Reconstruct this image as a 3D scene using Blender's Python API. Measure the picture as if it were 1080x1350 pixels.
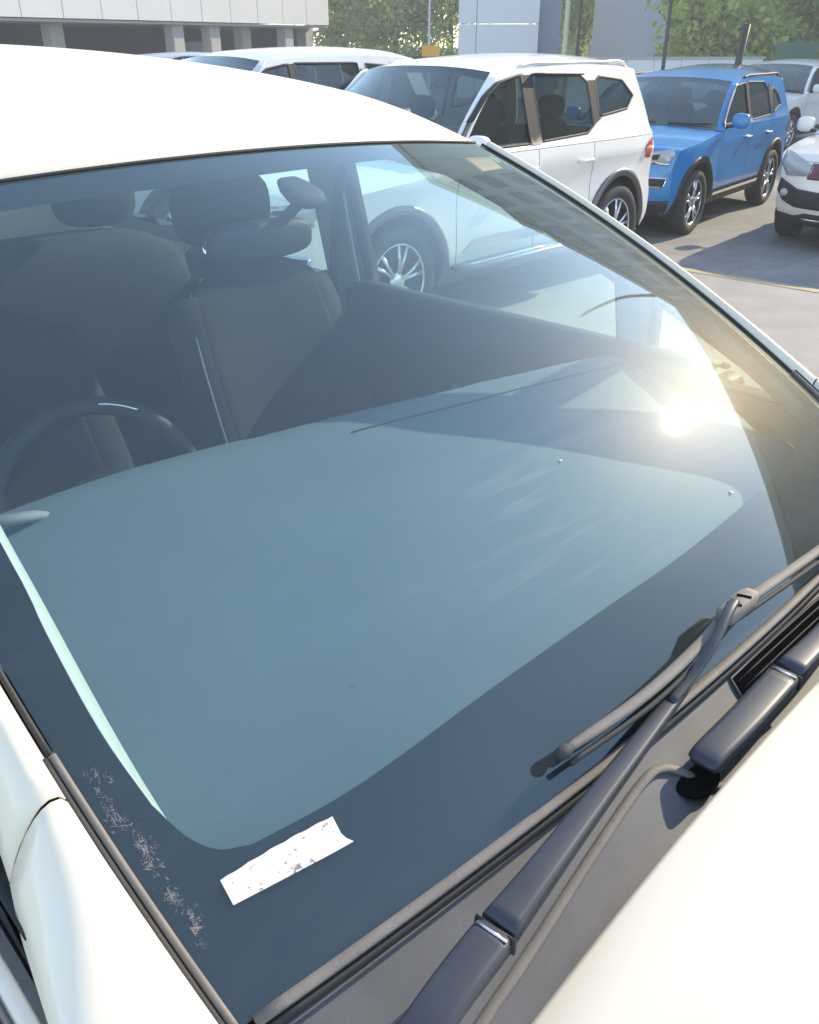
import bpy, bmesh, math, random
import numpy as np
from mathutils import Vector, Matrix
from mathutils.geometry import delaunay_2d_cdt
random.seed(7); rng = np.random.default_rng(7)
R = math.radians
scene = bpy.context.scene
for o in list(bpy.data.objects): bpy.data.objects.remove(o)
COL = scene.collection

# ---------------------------------------------------------------- camera, sky, sun, exposure
CAM_H = 1.9
cam_data = bpy.data.cameras.new('camera'); cam = bpy.data.objects.new('camera', cam_data); COL.objects.link(cam)
cam.location = (0, 0, CAM_H); cam.rotation_euler = (R(90 - 28.7188), 0, 0)
cam_data.sensor_fit = 'VERTICAL'; cam_data.sensor_height = 36.0; cam_data.lens = 36.0 * 1125.292 / 1350.0
cam_data.clip_start = 0.02; cam_data.clip_end = 2000
scene.camera = cam
SUN_AZ, SUN_EL = 49.8, 28.6
world = bpy.data.worlds.new('World'); scene.world = world; world.use_nodes = True
wn = world.node_tree; sky = wn.nodes.new('ShaderNodeTexSky'); sky.sky_type = 'NISHITA'; sky.sun_disc = False
sky.sun_elevation = R(SUN_EL); sky.sun_rotation = R(SUN_AZ); sky.dust_density = 0.18; sky.air_density = 0.9; sky.ozone_density = 1.0
wn.nodes['Background'].inputs[1].default_value = 0.15
wn.links.new(sky.outputs[0], wn.nodes['Background'].inputs[0])
sd = Vector((math.sin(R(SUN_AZ)) * math.cos(R(SUN_EL)), math.cos(R(SUN_AZ)) * math.cos(R(SUN_EL)), math.sin(R(SUN_EL))))
sun_data = bpy.data.lights.new('sun', 'SUN'); sun = bpy.data.objects.new('sun', sun_data); COL.objects.link(sun)
sun_data.energy = 3.1; sun_data.angle = R(0.6); sun_data.color = (1.0, 0.83, 0.60)
sun.rotation_euler = sd.to_track_quat('Z', 'Y').to_euler(); sun.location = sd * 60
scene.view_settings.view_transform = 'Standard'; scene.view_settings.look = 'None'
scene.view_settings.exposure = 1.75; scene.view_settings.gamma = 1.0; scene.view_settings.use_curve_mapping = False
scene.cycles.max_bounces = 6; scene.cycles.diffuse_bounces = 3; scene.cycles.glossy_bounces = 4; scene.cycles.volume_bounces = 0; scene.cycles.transparent_max_bounces = 16; scene.cycles.caustics_reflective = False; scene.cycles.caustics_refractive = False

# ---------------------------------------------------------------- materials
MATS = {}
def nodes_of(name):
    m = bpy.data.materials.new(name); m.use_nodes = True; nt = m.node_tree
    return m, nt, nt.nodes['Principled BSDF'], nt.nodes['Material Output']
def mat(name, col, rough=0.5, metal=0.0, var=0.08, scale=8.0, bump=0.0, bscale=60.0, coat=0.0, spec=0.5, coord='Object'):
    if name in MATS: return MATS[name]
    m, nt, b, out = nodes_of(name)
    tc = nt.nodes.new('ShaderNodeTexCoord')
    nz = nt.nodes.new('ShaderNodeTexNoise'); nz.inputs['Scale'].default_value = scale; nz.inputs['Detail'].default_value = 5
    nt.links.new(tc.outputs[coord], nz.inputs['Vector'])
    mx = nt.nodes.new('ShaderNodeMix'); mx.data_type = 'RGBA'
    mx.inputs['A'].default_value = (*[c * (1 - var) for c in col], 1); mx.inputs['B'].default_value = (*[min(1, c * (1 + var)) for c in col], 1)
    nt.links.new(nz.outputs['Fac'], mx.inputs['Factor']); nt.links.new(mx.outputs['Result'], b.inputs['Base Color'])
    b.inputs['Roughness'].default_value = rough; b.inputs['Metallic'].default_value = metal
    b.inputs['Coat Weight'].default_value = coat; b.inputs['Coat Roughness'].default_value = 0.03
    b.inputs['Specular IOR Level'].default_value = spec
    if bump:
        n2 = nt.nodes.new('ShaderNodeTexNoise'); n2.inputs['Scale'].default_value = bscale; n2.inputs['Detail'].default_value = 4
        nt.links.new(tc.outputs[coord], n2.inputs['Vector'])
        bp = nt.nodes.new('ShaderNodeBump'); bp.inputs['Strength'].default_value = bump; bp.inputs['Distance'].default_value = 0.01
        nt.links.new(n2.outputs['Fac'], bp.inputs['Height']); nt.links.new(bp.outputs['Normal'], b.inputs['Normal'])
    MATS[name] = m; return m
WHITE = mat('white_paint', (0.82, 0.785, 0.71), 0.35, var=0.015, scale=3, coat=0.8)
OWNW = mat('warm_white_paint', (0.80, 0.70, 0.53), 0.4, var=0.03, scale=5, coat=0.25)
BLUE = mat('blue_paint', (0.010, 0.19, 0.47), 0.3, var=0.03, scale=3, coat=0.6)
SILVER = mat('silver_paint', (0.62, 0.62, 0.60), 0.3, metal=0.3, var=0.02, coat=0.8)
NAVY = mat('navy_paint', (0.035, 0.06, 0.12), 0.3, coat=1.0)
GREYP = mat('grey_paint', (0.07, 0.07, 0.075), 0.35, coat=0.8)
BLACKP = mat('black_plastic', (0.022, 0.022, 0.024), 0.55, var=0.2, scale=30, spec=0.3)
DARK = mat('dark_interior', (0.016, 0.018, 0.02), 0.7)
RUBBER = mat('rubber', (0.03, 0.03, 0.031), 0.75, var=0.25, scale=20)
TYRE = mat('tyre_rubber', (0.03, 0.029, 0.028), 0.8, var=0.3, scale=10, bump=0.2, bscale=80)
ALLOY = mat('alloy', (0.70, 0.70, 0.71), 0.25, metal=0.85, var=0.04)
CHROME = mat('chrome', (0.8, 0.8, 0.8), 0.12, metal=1.0, var=0.02)
LAMP = mat('lamp_lens', (0.36, 0.37, 0.37), 0.1, var=0.25, scale=25, coat=1.0)
REDL = mat('red_lens', (0.55, 0.06, 0.03), 0.15, var=0.2, coat=1.0)
MAROON = mat('maroon_plastic', (0.10, 0.01, 0.025), 0.3, coat=0.5)
COWL = mat('cowl_plastic', (0.100, 0.104, 0.108), 0.62, var=0.35, scale=11, bump=0.12, bscale=700)
DUSTY = mat('dusty_plastic', (0.17, 0.155, 0.135), 0.7, var=0.3, scale=25, bump=0.1, bscale=300)
ARMP = mat('wiper_paint', (0.03, 0.035, 0.045), 0.42, var=0.35, scale=14)
FRIT = mat('ceramic_frit', (0.020, 0.029, 0.035), 0.9, var=0.12, scale=5, spec=0.0)
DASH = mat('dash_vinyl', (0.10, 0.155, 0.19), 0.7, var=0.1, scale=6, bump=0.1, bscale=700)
SEATF = mat('seat_fabric', (0.006, 0.008, 0.010), 0.85, var=0.2, scale=12, bump=0.3, bscale=300)
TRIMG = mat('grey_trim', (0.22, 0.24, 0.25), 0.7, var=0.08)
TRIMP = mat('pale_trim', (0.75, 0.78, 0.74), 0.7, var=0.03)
DOORP = mat('door_panel', (0.007, 0.008, 0.010), 0.6, var=0.1, bump=0.1, bscale=500)
HEADL = mat('headliner', (0.08, 0.11, 0.12), 0.9, var=0.05)

def glass_dark(name, col, rough=0.03):
    m, nt, b, out = nodes_of(name)
    b.inputs['Base Color'].default_value = (*col, 1); b.inputs['Roughness'].default_value = rough
    b.inputs['IOR'].default_value = 1.6; b.inputs['Specular IOR Level'].default_value = 0.5
    tc = nt.nodes.new('ShaderNodeTexCoord'); nz = nt.nodes.new('ShaderNodeTexNoise'); nz.inputs['Scale'].default_value = 1.4
    nt.links.new(tc.outputs['Object'], nz.inputs['Vector'])
    mx = nt.nodes.new('ShaderNodeMix'); mx.data_type = 'RGBA'
    mx.inputs['A'].default_value = (*[c * 0.6 for c in col], 1); mx.inputs['B'].default_value = (*[c * 1.5 for c in col], 1)
    nt.links.new(nz.outputs['Fac'], mx.inputs['Factor']); nt.links.new(mx.outputs['Result'], b.inputs['Base Color'])
    return m
def glass_clear(name, tint, fmul=1.6, rough=0.02, dust=0.03, wide=0.12, streak=0.0):
    m, nt, b, out = nodes_of(name); nt.nodes.remove(b)
    N = nt.nodes.new; L = nt.links.new
    tr = N('ShaderNodeBsdfTransparent'); tr.inputs[0].default_value = (*tint, 1)
    gl = N('ShaderNodeBsdfGlossy'); gl.inputs['Roughness'].default_value = rough; gl.inputs['Color'].default_value = (.86, 1.0, .95, 1)
    g2 = N('ShaderNodeBsdfGlossy'); g2.inputs['Roughness'].default_value = 0.34; g2.inputs['Color'].default_value = (1.0, .93, .74, 1)
    gm = N('ShaderNodeMixShader'); gm.inputs[0].default_value = wide; L(gl.outputs[0], gm.inputs[1]); L(g2.outputs[0], gm.inputs[2])
    lw = N('ShaderNodeLayerWeight'); lw.inputs[0].default_value = 0.5
    pw = N('ShaderNodeMath'); pw.operation = 'POWER'; pw.inputs[1].default_value = 5.0; L(lw.outputs['Facing'], pw.inputs[0])
    sc_ = N('ShaderNodeMath'); sc_.operation = 'MULTIPLY_ADD'; sc_.inputs[1].default_value = 0.957; sc_.inputs[2].default_value = 0.043; L(pw.outputs[0], sc_.inputs[0])
    mu = N('ShaderNodeMath'); mu.operation = 'MULTIPLY'; mu.use_clamp = True; mu.inputs[1].default_value = fmul; L(sc_.outputs[0], mu.inputs[0])
    m1 = N('ShaderNodeMixShader'); L(mu.outputs[0], m1.inputs[0]); L(tr.outputs[0], m1.inputs[1]); L(gm.outputs[0], m1.inputs[2])
    df = N('ShaderNodeBsdfDiffuse'); df.inputs[0].default_value = (0.42, 0.44, 0.42, 1)
    tc = N('ShaderNodeTexCoord'); nz = N('ShaderNodeTexNoise'); nz.inputs['Scale'].default_value = 3.5; nz.inputs['Detail'].default_value = 6
    L(tc.outputs['Object'], nz.inputs['Vector'])
    mp = N('ShaderNodeMapRange'); mp.inputs[1].default_value = 0.3; mp.inputs[2].default_value = 0.75; mp.inputs[3].default_value = dust * 0.6; mp.inputs[4].default_value = dust * 1.5
    L(nz.outputs['Fac'], mp.inputs[0])
    if streak:
        mpg = N('ShaderNodeMapping'); mpg.inputs['Scale'].default_value = (2.0, 26.0, 26.0); mpg.inputs['Rotation'].default_value = (0, 0, R(-14)); L(tc.outputs['Object'], mpg.inputs[0])
        ns_ = N('ShaderNodeTexNoise'); ns_.inputs['Scale'].default_value = 1.6; ns_.inputs['Detail'].default_value = 7; ns_.inputs['Distortion'].default_value = .6; L(mpg.outputs[0], ns_.inputs['Vector'])
        m5 = N('ShaderNodeMapRange'); m5.inputs[1].default_value = .52; m5.inputs[2].default_value = .8; m5.inputs[3].default_value = 0; m5.inputs[4].default_value = streak; L(ns_.outputs['Fac'], m5.inputs[0])
        vs = N('ShaderNodeVectorMath'); vs.operation = 'SUBTRACT'; vs.inputs[1].default_value = (.06, .24, 1.34); L(tc.outputs['Object'], vs.inputs[0])
        vm = N('ShaderNodeVectorMath'); vm.operation = 'MULTIPLY'; vm.inputs[1].default_value = (2.2, 7.0, 2.0); L(vs.outputs[0], vm.inputs[0])
        vl = N('ShaderNodeVectorMath'); vl.operation = 'LENGTH'; L(vm.outputs[0], vl.inputs[0])
        mk_ = N('ShaderNodeMapRange'); mk_.inputs[1].default_value = .35; mk_.inputs[2].default_value = 1.0; mk_.inputs[3].default_value = 1.0; mk_.inputs[4].default_value = 0.08; L(vl.outputs['Value'], mk_.inputs[0])
        mm = N('ShaderNodeMath'); mm.operation = 'MULTIPLY'; L(m5.outputs[0], mm.inputs[0]); L(mk_.outputs[0], mm.inputs[1]); m5 = mm
        sp = N('ShaderNodeTexNoise'); sp.inputs['Scale'].default_value = 260; sp.inputs['Detail'].default_value = 2; L(tc.outputs['Object'], sp.inputs['Vector'])
        m6 = N('ShaderNodeMapRange'); m6.inputs[1].default_value = .70; m6.inputs[2].default_value = .80; m6.inputs[3].default_value = 0; m6.inputs[4].default_value = .10; L(sp.outputs['Fac'], m6.inputs[0])
        a1 = N('ShaderNodeMath'); a1.operation = 'ADD'; L(m5.outputs[0], a1.inputs[0]); L(m6.outputs[0], a1.inputs[1])
        a2 = N('ShaderNodeMath'); a2.operation = 'ADD'; L(mp.outputs[0], a2.inputs[0]); L(a1.outputs[0], a2.inputs[1]); mp = a2
    m2 = N('ShaderNodeMixShader'); L(mp.outputs[0], m2.inputs[0]); L(m1.outputs[0], m2.inputs[1]); L(df.outputs[0], m2.inputs[2])
    L(m2.outputs[0], out.inputs[0]); return m
WGLASS = glass_clear('windscreen_glass', (0.76, 0.89, 0.89), 2.1, 0.022, 0.02, 0.042, streak=0.24)
SGLASS = glass_clear('side_glass', (0.78, 0.90, 0.84), 1.2, 0.01, 0.02, 0.0)
TINTED = glass_dark('tinted_glass', (0.018, 0.022, 0.02))
CARGL = glass_clear('car_window_glass', (.34, .39, .37), 1.5, .012, .02, 0.0)
CARWS = glass_clear('car_windscreen_glass', (.55, .66, .68), 2.4, .012, .05, 0.0)
BLUEGL = glass_dark('blue_tinted_glass', (0.055, 0.11, 0.14))
MIRRORG = mat('mirror_glass', (0.6, 0.62, 0.63), 0.04, metal=1.0)

# ---------------------------------------------------------------- object helpers
def link(o, parent=None):
    COL.objects.link(o)
    if parent is not None: o.parent = parent
    return o
def tag(o, label=None, cat=None, group=None, kind=None):
    if label: o['label'] = label
    if cat: o['category'] = cat
    if group: o['group'] = group
    if kind: o['kind'] = kind
    return o
def thing(name, label, cat, loc=(0, 0, 0), rz=0.0, group=None):
    o = bpy.data.objects.new(name, None); o.empty_display_size = 0.2; COL.objects.link(o)
    o.location = loc; o.rotation_euler = (0, 0, rz); return tag(o, label, cat, group)
def mo(name, verts, faces, m, parent=None, smooth=True, normals=None, solid=0.0, bevel=0.0, sub=0, soff=-1.0):
    me = bpy.data.meshes.new(name); me.from_pydata([tuple(map(float, v)) for v in verts], [], [tuple(map(int, f)) for f in faces]); me.update()
    if smooth: me.polygons.foreach_set('use_smooth', [True] * len(me.polygons))
    if normals is not None: me.normals_split_custom_set_from_vertices([tuple(map(float, n)) for n in normals])
    me.materials.append(m); o = bpy.data.objects.new(name, me); link(o, parent)
    if sub:
        s = o.modifiers.new('sub', 'SUBSURF'); s.levels = sub; s.render_levels = sub
    if solid:
        s = o.modifiers.new('solid', 'SOLIDIFY'); s.thickness = solid; s.offset = soff
    if bevel:
        s = o.modifiers.new('bevel', 'BEVEL'); s.width = bevel; s.segments = 2; s.limit_method = 'ANGLE'
    return o
def grid(name, P, m, parent=None, flip=False, closed_u=False, **k):
    P = np.asarray(P); nu, nv = P.shape[:2]; V = P.reshape(-1, 3); F = []
    for i in range(nu if closed_u else nu - 1):
        for j in range(nv - 1):
            a, b, c, d = i * nv + j, ((i + 1) % nu) * nv + j, ((i + 1) % nu) * nv + j + 1, i * nv + j + 1
            F.append((a, d, c, b) if flip else (a, b, c, d))
    return mo(name, V, F, m, parent, **k)
def box_vf(c, s, rz=0.0):
    x, y, z = s[0] / 2, s[1] / 2, s[2] / 2; cr, sr = math.cos(rz), math.sin(rz); V = []
    for dz in (-z, z):
        for dx, dy in ((-x, -y), (x, -y), (x, y), (-x, y)):
            V.append((c[0] + dx * cr - dy * sr, c[1] + dx * sr + dy * cr, c[2] + dz))
    F = [(0, 3, 2, 1), (4, 5, 6, 7), (0, 1, 5, 4), (1, 2, 6, 5), (2, 3, 7, 6), (3, 0, 4, 7)]
    return V, F
def box(name, c, s, m, parent=None, rz=0.0, bevel=0.0, smooth=False):
    V, F = box_vf(c, s, rz); return mo(name, V, F, m, parent, smooth=smooth, bevel=bevel)
def boxes(name, L, m, parent=None, bevel=0.0):
    V, F = [], []
    for a in L:
        v, f = box_vf(*a); n = len(V); V += v; F += [tuple(i + n for i in q) for q in f]
    return mo(name, V, F, m, parent, smooth=False, bevel=bevel)
def catmull(P, n=8):
    P = np.asarray(P, float); Q = np.vstack([2 * P[0] - P[1], P, 2 * P[-1] - P[-2]]); out = []
    for i in range(1, len(Q) - 2):
        for t in np.linspace(0, 1, n, endpoint=False):
            a, b, c, d = Q[i - 1], Q[i], Q[i + 1], Q[i + 2]
            out.append(0.5 * ((2 * b) + (c - a) * t + (2 * a - 5 * b + 4 * c - d) * t * t + (3 * b - a - 3 * c + d) * t ** 3))
    out.append(P[-1]); return np.array(out)
def sweep_vf(path, widths, heights, up=(0, 0, 1), ns=12, power=2.0):
    """superellipse section swept along path"""
    path = np.asarray(path, float); n = len(path); up = np.asarray(up, float)
    widths = np.broadcast_to(widths, (n,)); heights = np.broadcast_to(heights, (n,)); V = []
    for i in range(n):
        t = path[min(i + 1, n - 1)] - path[max(i - 1, 0)]; t /= np.linalg.norm(t) + 1e-9
        s = np.cross(t, up); s /= np.linalg.norm(s) + 1e-9; u = np.cross(s, t)
        for k in range(ns):
            a = 2 * math.pi * k / ns; c, d = math.cos(a), math.sin(a)
            V.append(path[i] + s * widths[i] / 2 * np.sign(c) * abs(c) ** (2 / power) + u * heights[i] / 2 * np.sign(d) * abs(d) ** (2 / power))
    F = []
    for i in range(n - 1):
        for k in range(ns): F.append((i * ns + k, i * ns + (k + 1) % ns, (i + 1) * ns + (k + 1) % ns, (i + 1) * ns + k))
    F.append(tuple(range(ns - 1, -1, -1))); F.append(tuple((n - 1) * ns + k for k in range(ns)))
    return V, F
def sweep(name, path, w, h, m, parent=None, up=(0, 0, 1), ns=12, power=2.0, **k):
    V, F = sweep_vf(path, w, h, up, ns, power); return mo(name, V, F, m, parent, **k)
def lathe(name, prof, m, parent=None, n=36, axis='x', center=(0, 0, 0), **k):
    """prof: list of (axial, radius)"""
    V, F = [], []; k2 = len(prof)
    for i in range(n):
        a = 2 * math.pi * i / n
        for ax, r in prof:
            p = (ax, r * math.cos(a), r * math.sin(a)) if axis == 'x' else ((r * math.cos(a), r * math.sin(a), ax))
            V.append((p[0] + center[0], p[1] + center[1], p[2] + center[2]))
    for i in range(n):
        for j in range(k2 - 1):
            F.append((i * k2 + j, i * k2 + j + 1, ((i + 1) % n) * k2 + j + 1, ((i + 1) % n) * k2 + j))
    return mo(name, V, F, m, parent, **k)
def ellipsoid(name, c, s, m, parent=None, power=2.5, nu=20, nv=14, **k):
    P = []
    sp = lambda v: np.sign(v) * abs(v) ** (2 / power)
    for i in range(nu):
        a = 2 * math.pi * i / nu; row = []
        for j in range(nv + 1):
            b = -math.pi / 2 + math.pi * j / nv
            row.append((c[0] + s[0] / 2 * sp(math.cos(b)) * sp(math.cos(a)), c[1] + s[1] / 2 * sp(math.cos(b)) * sp(math.sin(a)), c[2] + s[2] / 2 * sp(math.sin(b))))
        P.append(row)
    return grid(name, P, m, parent, closed_u=True, **k)
def inside(poly, x, y):
    c = False; n = len(poly); j = n - 1
    for i in range(n):
        xi, yi = poly[i]; xj, yj = poly[j]
        if (yi > y) != (yj > y) and x < (xj - xi) * (y - yi) / (yj - yi) + xi: c = not c
        j = i
    return c
def resample(poly, step):
    out = []
    for i in range(len(poly)):
        a, b = np.array(poly[i]), np.array(poly[(i + 1) % len(poly)]); d = np.linalg.norm(b - a)
        if d < 1e-6: continue
        for t in range(max(1, int(math.ceil(d / step)))): out.append(tuple(a + (b - a) * t / max(1, int(math.ceil(d / step)))))
    return out
def fill2d(outer, holes=(), step=0.09):
    loops = [resample(outer, step)] + [resample(h, step) for h in holes]
    V, Ed = [], []
    for lp in loops:
        n = len(V); V += lp; Ed += [(n + i, n + (i + 1) % len(lp)) for i in range(len(lp))]
    B = np.array(V); xs, ys = B[:, 0], B[:, 1]
    for x in np.arange(xs.min() + step / 2, xs.max(), step):
        for y in np.arange(ys.min() + step / 2, ys.max(), step):
            if inside(loops[0], x, y) and not any(inside(h, x, y) for h in loops[1:]) and np.min((B[:, 0] - x) ** 2 + (B[:, 1] - y) ** 2) > (0.45 * step) ** 2:
                V.append((x, y))
    r = delaunay_2d_cdt([Vector(v) for v in V], Ed, [], 0, 1e-6)
    v2 = [(v.x, v.y) for v in r[0]]; T = []
    for f in r[2]:
        cx = sum(v2[i][0] for i in f) / 3; cy = sum(v2[i][1] for i in f) / 3
        if inside(loops[0], cx, cy) and not any(inside(h, cx, cy) for h in loops[1:]): T.append(tuple(f))
    return v2, T
def clip(poly, ax, val, keep_less):
    out = []; s = 1 if keep_less else -1
    for i in range(len(poly)):
        a, b = poly[i], poly[(i + 1) % len(poly)]; da, db = s * (val - a[ax]), s * (val - b[ax])
        if da >= 0: out.append(a)
        if (da >= 0) != (db >= 0):
            t = da / (da - db); out.append((a[0] + (b[0] - a[0]) * t, a[1] + (b[1] - a[1]) * t))
    return out
def sstep(a, b, x):
    t = min(1, max(0, (x - a) / (b - a))); return t * t * (3 - 2 * t)

SEATD = mat('car_seat_cloth', (.05, .05, .05), .9); DASHD = mat('car_dash', (.03, .03, .032), .8)
# ---------------------------------------------------------------- shared wheel
def liner(parent, s, xin, xout, r, hy, zc):
    th = np.linspace(-.12, math.pi + .12, 22)
    P = [[(s * xin, hy, zc)] + [(s * x, hy + r * math.cos(t), zc + r * math.sin(t)) for x in (xin, xout)] for t in th]
    return grid('arch_liner', P, DARK, parent)
def wheel(parent, x, y, r, side, width=0.21, spokes=6, double=True):
    e = 1 if side > 0 else -1; c = (0, 0, 0); rr = r * 0.70
    w = width
    root = lathe('wheel', [(-e * w * .3, rr * .97), (e * w * .30, rr * .97), (e * w * .36, rr * 1.0), (e * w * .40, rr * .99), (e * w * .37, rr * .93), (e * w * .12, rr * .88), (e * w * .05, rr * .2), (e * w * .05, 0.001)], BLACKP, parent, 40)
    root.location = (x, y, r)
    V, F = [], []
    for i in range(spokes):
        for q in ((-.09, .09) if double else (0,)):
            a = 2 * math.pi * i / spokes + 0.3
            for (r0, r1, w0, w1) in ((.06, rr * .96, .026, .036),):
                p0, p1 = a + q * 1.0, a + q * 2.0
                path = [(e * w * .34, r0 * math.cos(p0), r0 * math.sin(p0)), (e * w * .37, .6 * rr * math.cos((p0 + p1) / 2), .6 * rr * math.sin((p0 + p1) / 2)), (e * w * .33, r1 * math.cos(p1), r1 * math.sin(p1))]
                v, f = sweep_vf(path, [w0, w0 * 1.05, w1], [.03, .028, .03], up=(1, 0, 0), ns=6, power=3); n = len(V); V += v; F += [tuple(k + n for k in g) for g in f]
    rim = mo('spoke', V, F, ALLOY, root)
    lathe('rim', [(e * w * .30, rr * .93), (e * w * .40, rr * .955), (e * w * .42, rr * .99), (e * w * .36, rr * 1.01)], ALLOY, root, 40)
    lathe('hub_cap', [(e * w * .30, .075), (e * w * .38, .07), (e * w * .42, .05), (e * w * .43, .001)], ALLOY, root, 20)
    t = [(-w * .5, rr * .95), (-w * .5, r * .92), (-w * .42, r * .985), (-w * .2, r), (w * .2, r), (w * .42, r * .985), (w * .5, r * .92), (w * .5, rr * 1.12), (w * .4, rr * 0.98), (-w * .4, rr * 0.95)]
    lathe('tyre', [(e * a, b) for a, b in t], TYRE, root, 44)
    return root

# ---------------------------------------------------------------- parked car builder (front hub centre at y=0, nose towards -y, car's left towards +x)
def build_car(name, label, loc, rz, paint, W=1.85, H=1.83, wb=2.8, fo=0.93, ro=0.85, rt=0.385, zbon=1.10, yc=0.45, yt=1.2, yr=None,
              zb=1.18, windows=(), doors=(0.62, 1.58, 2.42), glass=CARGL, fglass=CARWS, cladding=BLACKP, lamps='suv', mirrorz=1.2, sill=None, rails=None,
              visor=False, spokes=6, pillar_black=True, detail=True, tum=0.30):
    root = thing(name, label, 'car', loc, rz); yr = yr if yr else wb + ro - 0.45; yend = wb + ro
    def w(y, z):
        b = W / 2
        if y < 0.1: b -= 0.14 * ((0.1 - y) / (fo + .1)) ** 2
        if y > wb - .2: b -= 0.09 * ((y - wb + .2) / (ro + .2)) ** 2
        b += 0.018 * math.exp(-((z - (zb - .12)) / .07) ** 2) - 0.012 * math.exp(-((z - (zb - .36)) / .12) ** 2)
        if z > zb: b -= tum * (z - zb) + 0.02 * sstep(zb, zb + .06, z)
        if z < .5: b -= 0.10 * ((.5 - z) / .25) ** 2
        for hy in (0, wb): b += 0.022 * math.exp(-((y - hy) / .42) ** 4 - ((z - .62) / .28) ** 4)
        return b
    prof = dict(
        front_bumper=[(-fo + .10, .24, 0, .24), (-fo + .02, .38, 0, .27), (-fo, .55, 0, .27), (-fo + .02, .72, 0, .25), (-fo + .07, zbon - .17, .01, .23)],
        bonnet=[(-fo + .075, zbon - .165, .012, .23), (-fo + .16, zbon - .08, .045, .20), (-fo + .5, zbon - .03, .06, .12), (yc - .35, zbon + .01, .055, .10), (yc, zbon + .03, .05, .13)],
        windscreen=[(yc + .01, zbon + .035, .05, .13), ((yc + yt) / 2, (zbon + H - .085) / 2 + .035, .05, .10), (yt, H - .085, .05, .07)],
        roof=[(yt + .005, H - .083, .05, .07), (yt + .35, H - .03, .07, .02), ((yt + yr) / 2 + .1, H, .08, 0), (yr - .3, H - .02, .08, -.01), (yr, H - .06, .07, -.04)],
        rear_window=[(yr + .005, H - .065, .07, -.04), (yr + .16, (H + zb) / 2, .04, -.08), (yr + .30, zb + .02, .02, -.12)],
        tailgate=[(yr + .305, zb + .015, .02, -.12), (yend - .06, .95, 0, -.15), (yend - .04, .72, 0, -.16)],
        rear_bumper=[(yend - .03, .715, 0, -.16), (yend, .6, 0, -.18), (yend - .02, .42, 0, -.18), (yend - .12, .26, 0, -.16)])
    edges = []
    na = 25; A = np.sin(np.linspace(-1, 1, na) * math.pi / 2) * .3 + np.linspace(-1, 1, na) * .7
    for part, pts in prof.items():
        C = catmull(pts, 6); edges += [(p[0] + p[3], p[1] - p[2]) for p in C[(0 if not edges else 1):]]
        def srf(i, a, off=0):
            y, z, dr, sw = C[i]; hw = w(y + sw, z - dr)
            return (a * hw, y + sw * abs(a) ** 2.6, z - dr * abs(a) ** 2.6)
        if part in ('windscreen', 'rear_window'):
            lim = .9 if part == 'windscreen' else .86
            Pg = [[srf(i, a) for a in np.linspace(-lim, lim, 19)] for i in range(len(C))]
            grid(part, Pg, fglass, root)
            for s in (-1, 1):
                grid('front_pillar' if part == 'windscreen' else 'rear_pillar', [[srf(i, s * a) for a in np.linspace(lim + .004, 1, 5)] for i in range(len(C))], paint, root, solid=.02, soff=0)
        else:
            grid(part, [[srf(i, a) for a in A] for i in range(len(C))], paint, root)
    # side outline
    ztop = edges; zs = .27; ra = rt + .085
    low = []
    ys, ye = edges[0][0], edges[-1][0]
    def arch(yc_):
        a0 = math.asin((rt - zs) / ra); return [(yc_ + ra * math.cos(t), rt + ra * math.sin(t)) for t in np.linspace(-a0, math.pi + a0, 22)]
    low = [(ye, zs)] + arch(wb) + arch(0) + [(ys, zs)]
    outline = [(p[0], p[1]) for p in edges] + low
    def side_map(v2, s, off=0.0):
        V, Nn = [], []
        for (y, z) in v2:
            e = 1e-3; dy = (w(y + e, z) - w(y - e, z)) / (2 * e); dz = (w(y, z + e) - w(y, z - e)) / (2 * e)
            n = np.array((1, -dy, -dz)); n /= np.linalg.norm(n); p = np.array((w(y, z), y, z)) + n * off
            V.append((s * p[0], p[1], p[2])); Nn.append((s * n[0], n[1], n[2]))
        return V, Nn
    def side_patch(pname, poly, m, par, s, holes=(), off=0.0, step=.09, solid=0.0):
        v2, T = fill2d(poly, holes, step); V, Nn = side_map(v2, s, off)
        F = []
        for t in T:
            a, b, c = (np.array(V[i]) for i in t); n = np.cross(b - a, c - a)
            F.append(t if n[0] * s > 0 else (t[0], t[2], t[1]))
        return mo(pname, V, F, m, par, normals=Nn if not solid else None, solid=solid)
    lower = clip(outline, 1, zb, True); upper = clip(outline, 1, zb + .004, False)
    g = .0035
    cuts = [('fender', None, doors[0] - g), ('front_door', doors[0] + g, doors[1] - g), ('rear_door', doors[1] + g, doors[2] - g), ('quarter_panel', doors[2] + g, None)]
    for s in (1, -1):
        for pn, lo, hi in cuts:
            q = lower
            if lo is not None: q = clip(q, 0, lo, False)
            if hi is not None: q = clip(q, 0, hi, True)
            d = side_patch(pn, q, paint, root, s)
            if pn.endswith('door') and detail:
                hy = hi - .12; zz = zb - .13
                path = [(s * (w(hy + t, zz) + o), hy + t, zz) for t, o in ((-.12, .004), (-.09, .03), (0, .036), (.06, .03), (.09, .004))]
                sweep('door_handle', catmull(path, 4), .022, .03, paint, d, ns=8)
        side_patch('side_frame', upper, paint if not pillar_black else paint, root, s, holes=[list(h) for h in windows])
        for wd in windows:
            cx_, cz_ = np.mean([p[0] for p in wd]), np.mean([p[1] for p in wd])
            pn = side_patch('side_window', [(cx_ + (p[0] - cx_) * 1.01, cz_ + (p[1] - cz_) * 1.01) for p in wd], glass, root, s, off=-.008)
            Vt, _ = side_map(resample(wd, .05), s, .002)
            sweep('window_trim', np.array(Vt + [Vt[0]]), .022, .012, BLACKP, pn, up=(s, 0, .2), ns=6)
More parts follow.
